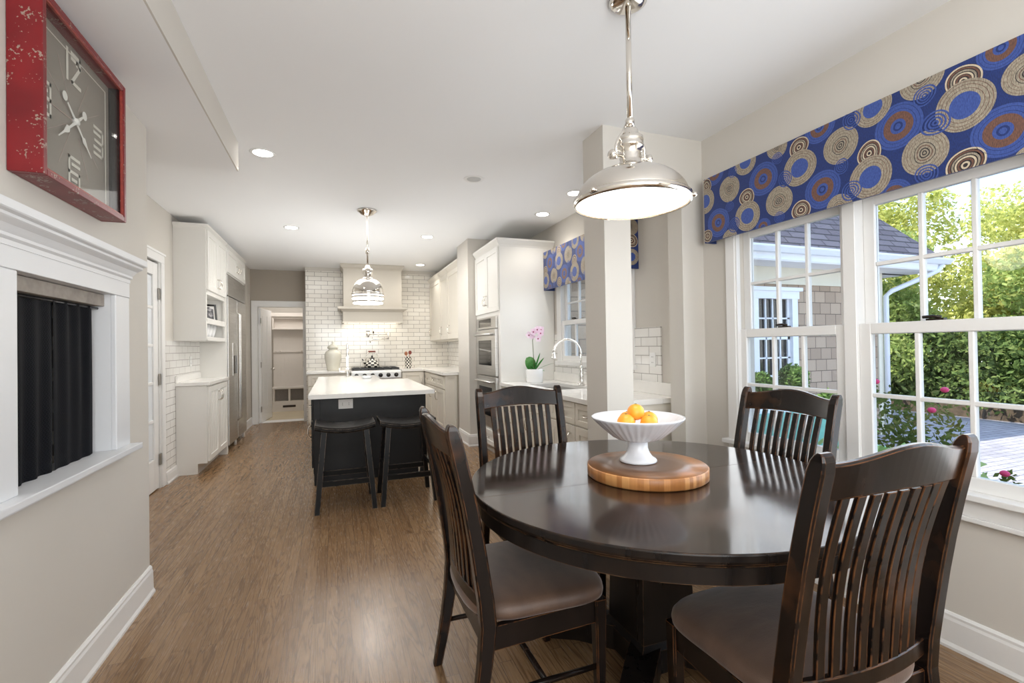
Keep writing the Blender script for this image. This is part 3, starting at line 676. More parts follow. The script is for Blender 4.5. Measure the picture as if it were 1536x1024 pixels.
# picture frame leaning in the niche
t = thing('picture_frame', 'black framed black and white photo leaning in the left cabinet niche', 'picture', (-1.44, 6.62, 1.666))
lean = Matrix.Translation((-1.44, 6.62, 1.667)) @ Matrix.Rotation(math.radians(-62), 4, 'Z') @ Matrix.Rotation(math.radians(-14), 4, 'Y')
fm = MB()
for dy0, dy1, dz0, dz1 in ((-0.12, 0.12, 0, 0.022), (-0.12, 0.12, 0.198, 0.22), (-0.12, -0.098, 0.022, 0.198), (0.098, 0.12, 0.022, 0.198)):
    tt = MB().box(-0.008, 0.010, dy0, dy1, dz0, dz1, 0.002); fm.add([lean @ Vector(p) for p in tt.v], tt.f)
fm.build('frame', 'black_gloss', t)
tt = MB().box(-0.004, 0.002, -0.098, 0.098, 0.022, 0.198); MB().add([lean @ Vector(p) for p in tt.v], tt.f).build('mat_board', 'photo_mat', t)
tt = MB().box(-0.002, 0.004, -0.085, 0.085, 0.035, 0.185); MB().add([lean @ Vector(p) for p in tt.v], tt.f).build('photograph', 'bw_photo', t)
for k in range(5):
    o = MB().lathe([(0.03, 0), (0.034, 0.004), (0.07, 0.15), (0.068, 0.15), (0.03, 0.006), (0.0001, 0.006)], n=20).build('white_bowl', 'ceramic', world=False, loc=(-1.42, 6.12 + k * 0.155, 1.4765))
    tag(o, 'white cup standing in the lowest niche of the left cabinet', 'cup', 'cups in the lowest niche')
def outlet(name, label, c, n, w=0.075, h=0.115, horiz=False, gangs=1):
    t = thing(name, label, 'outlet', c); ax, sg = n; c = Vector(c)
    def bx(u0, u1, z0, z1, d0, d1):
        lo, hi = sorted((c[ax] + sg * d0, c[ax] + sg * d1))
        m = MB()
        if ax == 0: m.box(lo, hi, c.y + u0, c.y + u1, c.z + z0, c.z + z1, 0.001)
        else: m.box(c.x + u0, c.x + u1, lo, hi, c.z + z0, c.z + z1, 0.001)
        return m
    if horiz: w, h = h, w
    bx(-w / 2, w / 2, -h / 2, h / 2, 0.0, 0.006).build('cover_plate', 'plate_white', t)
    for s_ in (-1, 1):
        for q in (-1, 1):
            if horiz: u, z = s_ * w * 0.22 + q * 0.0, q * 0.008
            else: u, z = q * 0.007, s_ * h * 0.2
            bx(u - 0.0025, u + 0.0025, z - 0.004, z + 0.004, 0.006, 0.0072).build('slot', 'grey_slot', t)
outlet('wall_outlet', 'white outlet on the tiled wall beside the left cabinet', (XK + 0.013, 6.55, 1.20), (0, 1))
outlet('wall_outlet', 'white outlet on the tiles seen beside the column', (XR - 0.013, 3.28, 1.19), (0, -1), gangs=2)

# ---- island
ic = (-0.2, 5.0, 0)
t = thing('kitchen_island', 'charcoal black kitchen island under a white stone top', 'kitchen island', ic)
m = MB().box(-0.205, 0.885, 5.0, 6.42, 0.11, 0.868, 0.003).box(-0.205, 0.545, 6.42, 7.52, 0.11, 0.868, 0.003); m.build('body', 'island_black', t)
MB().box(-0.13, 0.81, 5.08, 6.36, 0.0, 0.11).box(-0.13, 0.48, 6.36, 7.45, 0, 0.11).build('toe_kick', 'island_black', t)
for x, y in ((-0.20, 5.0), (0.825, 5.0)):
    MB().box(x, x + 0.06, y - 0.006, y + 0.06, 0.0, 0.868, 0.004).build('corner_post', 'island_black', t)
for a, b_ in ((5.10, 5.70), (5.72, 6.32), (6.34, 6.94), (6.96, 7.48)):
    d = shaker(t, -0.205, a, b_, 0.15, 0.60, (0, -1), 'island_black', 'door'); handle(d, (-0.225, a + 0.06, 0.50), (0, 0, 1), (-1, 0, 0), 0.11)
    d = shaker(t, -0.205, a, b_, 0.62, 0.84, (0, -1), 'island_black', 'drawer'); handle(d, (-0.225, (a + b_) / 2, 0.73), (0, 1, 0), (-1, 0, 0), 0.11)
o = MB().prism([(-0.228, 4.62), (0.905, 4.62), (0.905, 6.48), (0.565, 6.48), (0.565, 7.60), (-0.228, 7.60)], 2, 0.87, 0.91).build('island_countertop', 'quartz', loc=(0.3, 6.0, 0.87)); tag(o, 'white stone worktop of the island', 'countertop')
outlet('island_outlet', 'white double outlet on the black end of the island', (0.095, 5.0, 0.775), (1, -1), 0.092, 0.135, horiz=True)
# island faucet
t = thing('island_faucet', 'chrome pull-down faucet standing on the island', 'faucet', (0.17, 7.35, 0.91))
MB().lathe([(0.03, 0), (0.03, 0.01), (0.022, 0.02), (0.02, 0.12), (0.024, 0.125), (0.018, 0.14)], (0.17, 7.35, 0.911), 16).build('base', 'chrome', t)
pts = [(0.17, 7.35, 1.04), (0.17, 7.35, 1.30)] + [(0.17, 7.35 - 0.085 + 0.085 * math.cos(a), 1.30 + 0.085 * math.sin(a)) for a in [PI * k / 8 for k in range(1, 9)]]
MB().tube(pts, 0.013, 12).build('spout', 'chrome', t)
MB().tube([(0.17, 7.18, 1.30), (0.165, 7.17, 1.18)], [0.014, 0.020], 12).build('spray_head', 'chrome', t)
MB().tube([(0.17, 7.35, 0.985), (0.10, 7.35, 0.985), (0.06, 7.35, 0.99), (0.055, 7.35, 1.04)], [0.015, 0.014, 0.010, 0.007], 10).build('lever', 'chrome', t)
t = thing('soap_dish', 'small clear glass dish on the island worktop', 'dish', (0.40, 6.75, 0.911))
MB().lathe([(0.05, 0), (0.055, 0.004), (0.07, 0.035), (0.066, 0.035), (0.05, 0.008), (0.0001, 0.008)], (0.40, 6.75, 0.911), 20).build('dish', 'frosted', t)

# ---- bar stools
def make_stool(label, loc):
    t = thing('bar_stool', label, 'stool', loc, 'black saddle stools at the island')
    W, D = 0.235, 0.19; n = 14; secs = []
    for i in range(n + 1):
        x = -W + 2 * W * i / n; k = (x / W) ** 2; zt = 0.672 + 0.036 * k; zb = zt - 0.042
        y0, y1 = -D, D
        secs.append([(x, y0 + 0.008, zb), (x, y1 - 0.008, zb), (x, y1, zb + 0.012), (x, y1, zt - 0.012), (x, y1 - 0.014, zt), (x, y0 + 0.014, zt), (x, y0, zt - 0.012), (x, y0, zb + 0.012)])
    MB().sweep(secs).build('seat', 'stool_wood', t, world=False)
    tops = {}; 
    for sx in (-1, 1):
        for sy in (-1, 1):
            a = Vector((sx * 0.165, sy * 0.13, 0.648)); b_ = Vector((sx * 0.222, sy * 0.205, 0.0)); tops[sx, sy] = (a, b_)
            q = lambda c, h: [c + Vector(p) for p in ((-h, -h, 0), (h, -h, 0), (h, h, 0), (-h, h, 0))]
            MB().sweep([q(b_, 0.019), q(b_.lerp(a, 0.5), 0.021), q(a, 0.021)]).build('leg', 'stool_wood', t, world=False)
    P = lambda sx, sy, z: tops[sx, sy][1].lerp(tops[sx, sy][0], z / 0.648)
    for (s1, s2, z, hh) in (((-1, -1), (1, -1), 0.23, 0.022), ((-1, 1), (1, 1), 0.23, 0.022), ((-1, -1), (-1, 1), 0.31, 0.016), ((1, -1), (1, 1), 0.31, 0.016)):
        a, b_ = P(*s1, z), P(*s2, z); d = (b_ - a).normalized(); nrm = Vector((-d.y, d.x, 0)) * 0.011
        q = lambda c: [c + nrm * s_ + Vector((0, 0, h)) for s_, h in ((-1, -hh), (1, -hh), (1, hh), (-1, hh))]
        MB().sweep([q(a), q(b_)]).build('rung', 'stool_wood', t, world=False)
    return t
st = make_stool('black saddle-seat stool at the left of the island end', (0.075, 4.32, 0))
dup(st, (0.585, 4.32, 0), 0, 'black saddle-seat stool partly hidden behind the nearest left dining chair')

# ---- range wall: base cabinets, counters, range, hood
YB = 8.42
t = thing('range_base_cabinet', 'white base cabinet at the left of the range', 'cabinet', (-0.1, YB, 0))
MB().box(-0.42, 0.238, YB + 0.02, 9.045, 0.1, 0.91).box(-0.42, 0.238, YB + 0.09, 9.045, 0, 0.1).build('carcass', 'cab_cream', t)
for a, b_ in ((-0.41, -0.09), (-0.085, 0.235)):
    d = shaker(t, YB + 0.02, a, b_, 0.12, 0.70, (1, -1), 'cab_cream'); d = shaker(t, YB + 0.02, a, b_, 0.72, 0.89, (1, -1), 'cab_cream', 'drawer')
    handle(d, ((a + b_) / 2, YB, 0.80), (1, 0, 0), (0, -1, 0))
o = MB().box(-0.44, 0.24, YB - 0.02, 9.046, 0.912, 0.950, 0.004).build('countertop', 'quartz', loc=(-0.1, 8.7, 0.912)); tag(o, 'white countertop at the left of the range holding the jar', 'countertop')
t = thing('kitchen_range', 'stainless steel gas range with black knobs below the hood', 'stove', (0.66, YB, 0))
RX0, RX1 = 0.245, 1.075
MB().box(RX0, RX1, YB, 9.045, 0.12, 0.945, 0.004).build('body', 'steel', t)
MB().box(RX0 + 0.03, RX1 - 0.03, YB + 0.06, 9.0, 0.0, 0.12).build('toe_kick', 'dark_metal', t)
MB().box(RX0, RX1, YB - 0.045, YB, 0.80, 0.925, 0.012).build('control_panel', 'steel', t)
MB().tube([(RX0 + 0.05, YB - 0.05, 0.70), (RX1 - 0.05, YB - 0.05, 0.70)], 0.014).build('oven_handle', 'steel', t)
MB().box(RX0 + 0.01, RX1 - 0.01, YB - 0.012, YB, 0.18, 0.77, 0.004).build('oven_door', 'steel', t)
for k in range(6):
    x = RX0 + 0.09 + k * (RX1 - RX0 - 0.18) / 5
    MB().lathe([(0.036, 0), (0.036, 0.006), (0.026, 0.010), (0.024, 0.035), (0.0001, 0.037)], axis=Matrix.Rotation(PI / 2, 4, 'X'), c=(x, YB - 0.045, 0.862), n=18).build('knob', 'black_gloss', t)
g = MB().box(RX0 + 0.02, RX1 - 0.02, YB + 0.03, 8.98, 0.945, 0.955)
for k in range(7): x = RX0 + 0.04 + k * (RX1 - RX0 - 0.08) / 6; g.box(x - 0.008, x + 0.008, YB + 0.03, 8.98, 0.955, 0.985, 0.002)
for y in (YB + 0.04, 8.7, 8.97): g.box(RX0 + 0.03, RX1 - 0.03, y - 0.008, y + 0.008, 0.962, 0.985, 0.002)
g.build('burner_grate', 'dark_metal', t)
t = thing('range_hood', 'painted range hood with ledge above the stove', 'range hood', (0.63, 8.5, 1.76))
HY = 8.5
MB().box(0.145, 1.115, HY + 0.03, 9.045, 2.03, 2.70, 0.002).build('chimney', 'hood_paint', t)
MB().sweep([[(0.145 - d, 9.045, z), (0.145 - d, HY + 0.03 - d, z), (1.115 + d, HY + 0.03 - d, z), (1.115 + d, 9.045, z)] for d, z in ((0.0, 2.66), (0.008, 2.68), (0.03, 2.70), (0.045, 2.735), (0.045, H - 0.001))]).build('crown', 'hood_paint', t)
MB().sweep([[(0.14 - d, 9.045, z), (0.14 - d, HY + 0.02 - d, z), (1.12 + d, HY + 0.02 - d, z), (1.12 + d, 9.045, z)] for d, z in ((0.0, 1.94), (0.03, 1.965), (0.05, 1.985), (0.085, 1.99), (0.085, 2.03))]).build('ledge', 'hood_paint', t)
m = MB().box(0.135, 1.125, HY + 0.015, HY + 0.04, 1.775, 1.945).box(0.135, 0.16, HY + 0.04, 9.045, 1.775, 1.945).box(1.10, 1.125, HY + 0.04, 9.045, 1.775, 1.945); m.build('skirt', 'hood_paint', t)
MB().box(0.16, 1.10, HY + 0.04, 9.04, 1.79, 1.80).build('light_panel', 'hood_light', t)
MB().box(0.12, 1.14, HY, HY + 0.04, 1.76, 1.778, 0.004).box(0.12, 0.16, HY + 0.04, 9.045, 1.76, 1.778, 0.003).box(1.10, 1.14, HY + 0.04, 9.045, 1.76, 1.778, 0.003).build('bottom_rim', 'cab_cream', t)
t = thing('wall_mounted_faucet', 'chrome wall-mounted pot filler above the stove', 'faucet', (0.57, 9.045, 1.57))
MB().lathe([(0.035, 0), (0.035, 0.008), (0.015, 0.012), (0.014, 0.06)], axis=Matrix.Rotation(PI / 2, 4, 'X'), c=(0.57, 9.044, 1.575), n=16).tube([(0.57, 8.985, 1.62), (0.57, 8.985, 1.52)], 0.014).build('wall_valve', 'chrome', t)
MB().tube([(0.57, 8.985, 1.575), (0.92, 8.96, 1.575)], 0.010).tube([(0.92, 8.96, 1.60), (0.92, 8.96, 1.48)], 0.013).tube([(0.92, 8.96, 1.49), (0.64, 8.92, 1.475), (0.60, 8.92, 1.46), (0.60, 8.92, 1.42)], 0.010).build('arm', 'chrome', t)
MB().tube([(0.66, 8.985, 1.56), (0.66, 8.985, 1.63)], 0.012).tube([(0.60, 8.985, 1.63), (0.53, 8.985, 1.63)], 0.007).build('lever', 'bronze', t)
# jar
t = thing('ginger_jar', 'large cream lidded ginger jar left of the range', 'jar', (-0.03, 8.76, 0.951))
MB().lathe([(0.095, 0), (0.10, 0.01), (0.118, 0.12), (0.137, 0.22), (0.135, 0.28), (0.115, 0.325), (0.075, 0.345), (0.07, 0.375), (0.0001, 0.375)], (-0.03, 8.76, 0.951), 36).build('body', 'jar_glaze', t)
MB().lathe([(0.082, 0.372), (0.088, 0.38), (0.088, 0.40), (0.07, 0.43), (0.03, 0.447), (0.015, 0.46), (0.022, 0.475), (0.015, 0.50), (0.0001, 0.505)], (-0.03, 8.76, 0.951), 30).build('lid', 'jar_glaze', t)
# kettle
t = thing('tea_kettle', 'black and white checkered tea kettle on the stove', 'kettle', (0.61, 8.70, 0.987))
MB().lathe([(0.115, 0), (0.125, 0.008), (0.128, 0.03), (0.112, 0.075), (0.075, 0.125), (0.05, 0.15), (0.045, 0.152)], (0.61, 8.70, 0.987), 28).build('body', 'checks', t)
MB().lathe([(0.05, 0.152), (0.04, 0.165), (0.012, 0.172), (0.01, 0.18), (0.02, 0.195), (0.0001, 0.21)], (0.61, 8.70, 0.987), 20).build('lid', 'black_gloss', t)
MB().tube([(0.52, 8.68, 1.03), (0.47, 8.67, 1.08), (0.445, 8.665, 1.14)], [0.024, 0.016, 0.010]).build('spout', 'checks', t)
h = [(0.61 + 0.115 * math.cos(a), 8.70, 1.10 + 0.16 * math.sin(a)) for a in [PI * k / 12 for k in range(13)]]
MB().tube(h, 0.006).build('handle', 'nickel', t)
MB().tube([(0.55, 8.70, 1.262), (0.67, 8.70, 1.262)], 0.014, 12).build('grip', 'red_wood', t)
# utensil crock
t = thing('utensil_crock', 'black and white checkered utensil crock right of the range', 'crock', (1.25, 8.80, 0.951))
MB().lathe([(0.058, 0), (0.06, 0.005), (0.06, 0.20), (0.063, 0.205), (0.055, 0.205), (0.05, 0.02), (0.0001, 0.02)], (1.25, 8.80, 0.951), 24).build('body', 'checks', t)
for i, (dx, dy, tz, lab) in enumerate(((-0.034, -0.014, 0.30, 'wooden spoon with a pale round bowl in the checkered crock'), (0.032, 0.014, 0.315, 'reddish heart-shaped wooden spoon in the checkered crock'))):
    t = thing('wooden_spoon', lab, 'spoon', (1.25, 8.80, 0.975), 'spoons in the checkered crock')
    MB().tube([(1.25 - dx * 0.3, 8.80 - dy, 0.975), (1.25 + dx, 8.80 + dy, 0.951 + tz - 0.06)], 0.006).build('handle', 'spoon_wood', t)
    MB().sphere((1.25 + dx * 1.15, 8.80 + dy, 0.951 + tz - 0.035), 0.032, (0.95, 0.3, 1.15)).build('bowl', 'spoon_wood' if i == 0 else 'red_wood', t)
# right-hand corner: base cabinets along the range side
XB = 1.475
t = thing('corner_base_cabinet', 'white base cabinet beside the right of the range', 'cabinet', (1.27, YB, 0))
MB().box(1.082, XB, YB + 0.02, 9.045, 0, 0.91).build('carcass', 'cab_cream', t)
d = shaker(t, YB + 0.02, 1.09, 1.45, 0.12, 0.89, (1, -1), 'cab_cream'); handle(d, (1.42, YB, 0.72), (0, 0, 1), (0, -1, 0))
t = thing('base_cabinet', 'white base cabinet with drawers running along the range side wall', 'cabinet', (XB, 7.6, 0))
MB().box(XB + 0.02, 2.058, 6.85, 9.045, 0.1, 0.91).box(XB + 0.08, 2.058, 6.85, 9.045, 0, 0.1).build('carcass', 'cab_cream', t)
for a, b_ in ((6.87, 7.37), (7.38, 7.88), (7.89, 8.38)):
    d = shaker(t, XB + 0.02, a, b_, 0.12, 0.69, (0, -1), 'cab_cream'); handle(d, (XB, b_ - 0.06, 0.58), (0, 0, 1), (-1, 0, 0), 0.13)
    d = shaker(t, XB + 0.02, a, b_, 0.71, 0.89, (0, -1), 'cab_cream', 'drawer'); handle(d, (XB, (a + b_) / 2, 0.80), (0, 1, 0), (-1, 0, 0))
m = MB().box(XB + 0.02, 1.668, 6.83, 6.85, 0.0, 0.91, 0.002).box(XB + 0.02, XB + 0.055, 6.822, 6.83, 0.0, 0.91).box(1.63, 1.668, 6.822, 6.83, 0.0, 0.91).box(XB + 0.055, 1.63, 6.822, 6.83, 0.87, 0.91); m.build('end_panel', 'cab_cream', t)
o = MB().prism([(1.078, YB - 0.02), (XB - 0.02, YB - 0.02), (XB - 0.02, 6.80), (2.058, 6.80), (2.058, 9.045), (1.078, 9.045)], 2, 0.912, 0.950).build('countertop', 'quartz', loc=(1.6, 8, 0.912)); tag(o, 'white L-shaped countertop right of the range', 'countertop')
XU = 1.70
for k, (a, b_, hy, lab) in enumerate(((8.10, 9.04, 8.95, 'white upper cabinet at the far corner beside the tiled range wall'), (7.53, 8.09, 8.02, 'white narrow upper cabinet second from the range wall'), (6.72, 7.52, 7.42, 'white wide upper cabinet nearest the pier above the small screen'))):
    t = thing('upper_cabinet', lab, 'cabinet', (XU, (a + b_) / 2, 1.44), 'upper cabinets along the range side')
    MB().box(XU + 0.02, 2.058, a, b_, 1.44, 2.53).build('carcass', 'cab_cream', t)
    d = shaker(t, XU + 0.02, a + 0.005, b_ - 0.005, 1.45, 2.50, (0, -1), 'cab_cream', rail=0.07); handle(d, (XU, hy - 0.03, 1.60), (0, 0, 1), (-1, 0, 0), 0.12)
    MB().sweep([[(XU + 0.02 - d_, a, z), (2.058, a, z), (2.058, b_, z), (XU + 0.02 - d_, b_, z)] for d_, z in ((0.0, 2.50), (0.01, 2.52), (0.05, 2.575), (0.05, 2.60))]).build('cornice', 'cab_cream', t)
o = MB().box(XU + 0.05, 2.04, 6.8, 9.0, 1.425, 1.438).build('cabinet_light', 'cab_cream', loc=(1.85, 8, 1.43)); tag(o, 'slim light strip below the upper cabinets on the range side', 'light')
t = thing('small_screen', 'small framed screen hanging under the upper cabinet by the pier', 'screen', (1.80, 6.95, 1.15))
MB().box(1.79, 1.82, 6.74, 7.10, 1.14, 1.423, 0.003).build('frame', 'nickel', t); MB().box(1.786, 1.79, 6.765, 7.075, 1.175, 1.40).build('display', 'bw_photo', t)

# ---- oven tower
XO = 1.78
t = thing('oven_cabinet', 'tall white cabinet housing the wall ovens', 'cabinet', (XO, 5.6, 0))
YO0, YO1 = 5.165, 6.12
MB().box(XO, XR - 0.005, YO0, YO1, 0.1, 2.50, 0.002).box(XO + 0.06, XR - 0.005, YO0, YO1, 0, 0.1).build('carcass', 'cab_white', t)
MB().sweep([[(XO - d_, YO0 - d_, z), (XR - 0.005, YO0 - d_, z), (XR - 0.005, YO1, z), (XO - d_, YO1, z)] for d_, z in ((0.0, 2.47), (0.008, 2.49), (0.045, 2.54), (0.045, 2.56))]).build('cornice', 'cab_white', t)
for a, b_, hy in ((5.18, 5.635, 5.60), (5.64, 6.105, 5.68)):
    d = shaker(t, XO, a, b_, 1.73, 2.47, (0, -1), 'cab_white'); handle(d, (XO - 0.02, hy, 1.88), (0, 0, 1), (-1, 0, 0), 0.11)
d = shaker(t, XO, 5.18, 6.105, 0.12, 0.30, (0, -1), 'cab_white', 'drawer'); handle(d, (XO - 0.02, 5.64, 0.21), (0, 1, 0), (-1, 0, 0), 0.11)
t = thing('wall_oven', 'stainless steel double wall oven beside the pier', 'oven', (XO, 5.64, 0.32))
xo = XO - 0.001
MB().box(xo - 0.03, xo, 5.245, 6.04, 1.535, 1.675, 0.003).build('control_panel', 'steel', t)
MB().box(xo - 0.0325, xo - 0.030, 5.42, 5.92, 1.56, 1.655).build('display', 'black_gloss', t)
for z0, z1 in ((0.97, 1.525), (0.36, 0.955)):
    d = MB().box(xo - 0.035, xo, 5.245, 6.04, z0, z1, 0.004).build('door', 'steel', t)
    MB().box(xo - 0.038, xo - 0.035, 5.40, 5.92, z0 + 0.12, z1 - 0.13).build('window', 'black_gloss', d)
    MB().tube([(xo - 0.035, 5.32, z1 - 0.06), (xo - 0.075, 5.32, z1 - 0.06), (xo - 0.075, 5.97, z1 - 0.06), (xo - 0.035, 5.97, z1 - 0.06)], 0.012).build('handle', 'steel', d)

# ---- sink run
XS = 1.80
SY0, SY1 = 2.98, 5.16
secs_ = [(4.79, 5.15, 'white cabinet beside the oven tower under the sink counter'), (3.85, 4.78, 'white sink cabinet behind the back left dining chair'), (3.385, 3.845, 'white drawer cabinet left of the column'), (2.98, 3.38, 'white cabinet next to the column under the sink counter')]
for a, b_, lab in secs_:
    t = thing('sink_base_cabinet', lab, 'cabinet', (XS, (a + b_) / 2, 0), 'base cabinets under the sink counter')
    sink_ = 'sink cabinet' in lab
    m = MB().box(XS, XR - 0.005, a, b_, 0.1, 0.66 if sink_ else 0.868).box(XS + 0.06, XR - 0.005, a, b_, 0, 0.1)
    if sink_: m.box(XS, XS + 0.02, a, b_, 0.66, 0.868)
    m.build('carcass', 'cab_cream', t)
    d = shaker(t, XS, a + 0.004, b_ - 0.004, 0.685, 0.86, (0, -1), 'cab_cream', 'drawer', rail=0.045); handle(d, (XS - 0.02, (a + b_) / 2, 0.775), (0, 1, 0), (-1, 0, 0), 0.10)
    if sink_:
        mid = (a + b_) / 2
        for u0, u1, hy in ((a + 0.004, mid - 0.002, mid - 0.06), (mid + 0.002, b_ - 0.004, mid + 0.06)):
            d = shaker(t, XS, u0, u1, 0.12, 0.675, (0, -1), 'cab_cream'); handle(d, (XS - 0.02, hy, 0.55), (0, 0, 1), (-1, 0, 0), 0.12)
    else:
        d = shaker(t, XS, a + 0.004, b_ - 0.004, 0.12, 0.675, (0, -1), 'cab_cream'); handle(d, (XS - 0.02, a + 0.07, 0.55), (0, 0, 1), (-1, 0, 0), 0.12)
SX0, SX1, SKY0, SKY1 = 1.93, 2.30, 3.98, 4.72
m = MB()
def slab(m, poly_o, z0, z1):
    pass
XC = 1.755
m.box(XC, SX0, SY0 - 0.02, SY1, 0.87, 0.91, 0.003).box(SX1, XR - 0.002, SY0 - 0.02, SY1, 0.87, 0.91, 0.003)
m.box(SX0, SX1, SY0 - 0.02, SKY0, 0.87, 0.91).box(SX0, SX1, SKY1, SY1, 0.87, 0.91)
m.box(XR - 0.025, XR - 0.001, SY0 - 0.02, SY1, 0.91, 1.01, 0.003)
o = m.build('countertop', 'quartz', loc=(2.1, 4, 0.87)); tag(o, 'white stone countertop around the sink', 'countertop')
m = MB().box(SX0, SX1, SKY0, SKY1, 0.69, 0.70).box(SX0 - 0.008, SX0, SKY0, SKY1, 0.69, 0.869).box(SX1, SX1 + 0.008, SKY0, SKY1, 0.69, 0.869).box(SX0, SX1, SKY0 - 0.008, SKY0, 0.69, 0.869).box(SX0, SX1, SKY1, SKY1 + 0.008, 0.69, 0.869)
o = m.build('sink_basin', 'steel', loc=(2.1, 4.35, 0.70)); tag(o, 'steel undermount sink below the kitchen window', 'sink')
# faucet
fx, fy = 2.345, 4.30
t = thing('sink_faucet', 'chrome gooseneck faucet at the kitchen window', 'faucet', (fx, fy, 0.911))
MB().lathe([(0.032, 0), (0.032, 0.012), (0.022, 0.02), (0.026, 0.05), (0.020, 0.07), (0.027, 0.10), (0.018, 0.125), (0.024, 0.15), (0.016, 0.18), (0.014, 0.20)], (fx, fy, 0.911), 18).build('base', 'chrome', t)
pts = [(fx, fy, 1.10), (fx, fy, 1.24)] + [(fx - 0.03 - 0.115 + 0.13 * math.cos(a) + 0.015, fy + 0.05 - 0.05 * math.cos(a), 1.24 + 0.14 * math.sin(a)) for a in [PI * k / 12 for k in range(0, 13)]] 
MB().tube(pts, 0.011, 12).build('spout', 'chrome', t)
MB().lathe([(0.013, 0.05), (0.017, 0.03), (0.020, 0.0), (0.024, -0.005), (0.022, -0.02)], (fx - 0.26, fy + 0.10, 1.20), 14).build('spray_head', 'chrome', t)
MB().tube([(fx, fy, 1.0), (fx, fy - 0.06, 1.02), (fx, fy - 0.10, 1.05)], [0.012, 0.007, 0.009], 10).build('lever', 'chrome', t)
# orchid
px, py = 2.085, 4.90
t = thing('orchid', 'pink and white orchid in a white pot by the sink', 'plant', (px, py, 0.911))
MB().lathe([(0.085, 0), (0.09, 0.004), (0.098, 0.145), (0.094, 0.15), (0.088, 0.145), (0.085, 0.12)], (px, py, 0.911), 32).build('pot', 'ceramic', t)
MB().lathe([(0.086, 0.118), (0.05, 0.128), (0.0001, 0.13)], (px, py, 0.911), 20).build('soil', 'soil', t)
def leaf(m, base, d, L, wd, rise, droop, n=8, roll=0.0, shift=(0, 0, 0)):
    d = Vector((d[0], d[1], 0)).normalized(); s_ = Vector((-d.y, d.x, 0)); V = []; Fc = []
    for i in range(n + 1):
        u = i / n; w_ = wd * math.sin(PI * min(1, (u * 0.92 + 0.08))) ** 0.6; c = Vector(base) + d * (L * u) + Vector((0, 0, rise * u - droop * u * u)) + Vector(shift) * u
        for q in (-1, 0, 1): V.append(c + s_ * (w_ * q) + Vector((0, 0, 0.25 * w_ * abs(q) + roll * q * w_)))
    for i in range(n):
        for q in range(2): Fc.append((i * 3 + q, i * 3 + q + 1, i * 3 + q + 4, i * 3 + q + 3))
    m.add(V, Fc, 0, True)
for (d_, L, wd, ri, dr, ro) in (((0.25, 0.9), 0.04, 0.045, 0.17, 0.02, -1.0), ((-0.2, -0.9), 0.05, 0.048, 0.12, 0.03, -1.0), ((0.7, -0.6), 0.12, 0.03, 0.06, 0.06, 0.0), ((0.9, 0.3), 0.15, 0.018, 0.17, 0.02, 0), ((0.3, -0.7), 0.09, 0.018, 0.22, 0.01, 0.5), ((1, -0.3), 0.24, 0.010, 0.14, 0.05, 0.0), ((-0.4, 0.7), 0.1, 0.03, 0.12, 0.06, 0)):
    m = MB(); leaf(m, (px, py, 1.035), d_, L, wd, ri, dr, roll=ro, shift=(-0.085, 0.02, 0) if ro == -1.0 else (0, 0, 0)); m.build('leaf', 'orchid_leaf', t, fix=False)
MB().tube([(px, py, 1.03), (px - 0.01, py, 1.2), (px - 0.02, py - 0.005, 1.38), (px + 0.0, py - 0.01, 1.46), (px + 0.04, py - 0.01, 1.49), (px + 0.07, py - 0.01, 1.475)], 0.004).build('stem', 'stem_green', t)
for (dx, dy, z) in ((-0.07, -0.02, 1.44), (-0.02, -0.03, 1.475), (0.03, -0.02, 1.50), (0.07, -0.02, 1.46), (0.085, 0.0, 1.50), (0.035, -0.03, 1.40), (-0.035, -0.01, 1.43)):
    c = Vector((px + dx, py + dy, z)); m = MB()
    for k in range(5):
        a = 2 * PI * k / 5 + dx * 9; u = Vector((math.cos(a), -0.25, math.sin(a))).normalized(); v = u.cross(Vector((0, 1, 0))).normalized()
        L, W_ = 0.046, 0.023
        m.add([c, c + u * L * 0.5 + v * W_, c + u * L, c + u * L * 0.5 - v * W_], [(0, 1, 2, 3)], 0, True)
    fl = m.build('flower', 'orchid_petal', t, fix=False)
    MB().sphere(c + Vector((-0.002, -0.010, -0.003)), 0.008, n=8, m=6).build('throat', 'orchid_throat', fl)

# ---- mud room locker
t = thing('mudroom_locker', 'built-in mudroom bench with shelf and cubbies beyond the doorway', 'locker', (-0.95, 11.6, 0))
LX0, LX1 = -1.245, -0.60; LY = 11.42
m = MB().box(LX0, LX1, LY + 0.02, 11.615, 0.2, 2.05).build('back_panel', 'locker_paint', t)
k = MB()
n_ = 9
for i in range(1, n_): x = LX0 + (LX1 - LX0) * i / n_; k.box(x - 0.002, x + 0.002, LY + 0.016, LY + 0.02, 0.52, 1.80)
k.build('beadboard', 'locker_paint', t)
MB().box(LX0 - 0.04, LX1 + 0.04, LY - 0.12, LY + 0.02, 2.03, 2.11, 0.004).box(LX0 - 0.02, LX1 + 0.02, LY - 0.08, LY + 0.02, 1.99, 2.03, 0.004).build('top_shelf', 'locker_paint', t)
m = MB().box(LX0, LX1, LY - 0.16, LY + 0.02, 1.75, 1.785, 0.003)
for x in (LX0, LX1 - 0.03): m.box(x, x + 0.03, LY - 0.16, LY + 0.02, 1.785, 1.99, 0.003)
m.build('hat_shelf', 'locker_paint', t)
MB().box(LX0, LX1, LY + 0.0, LY + 0.02, 1.26, 1.30, 0.002).build('hook_rail', 'locker_paint', t)
for x in (LX0 + 0.06, LX0 + 0.14, LX1 - 0.08): MB().tube([(x, LY, 1.28), (x, LY - 0.04, 1.275), (x, LY - 0.045, 1.30)], 0.006).build('coat_hook', 'nickel', t)
m = MB().box(LX0 - 0.02, LX1 + 0.02, LY - 0.2, LY + 0.02, 0.48, 0.52, 0.003).box(LX0, LX1, LY - 0.18, LY + 0.02, 0.16, 0.225)
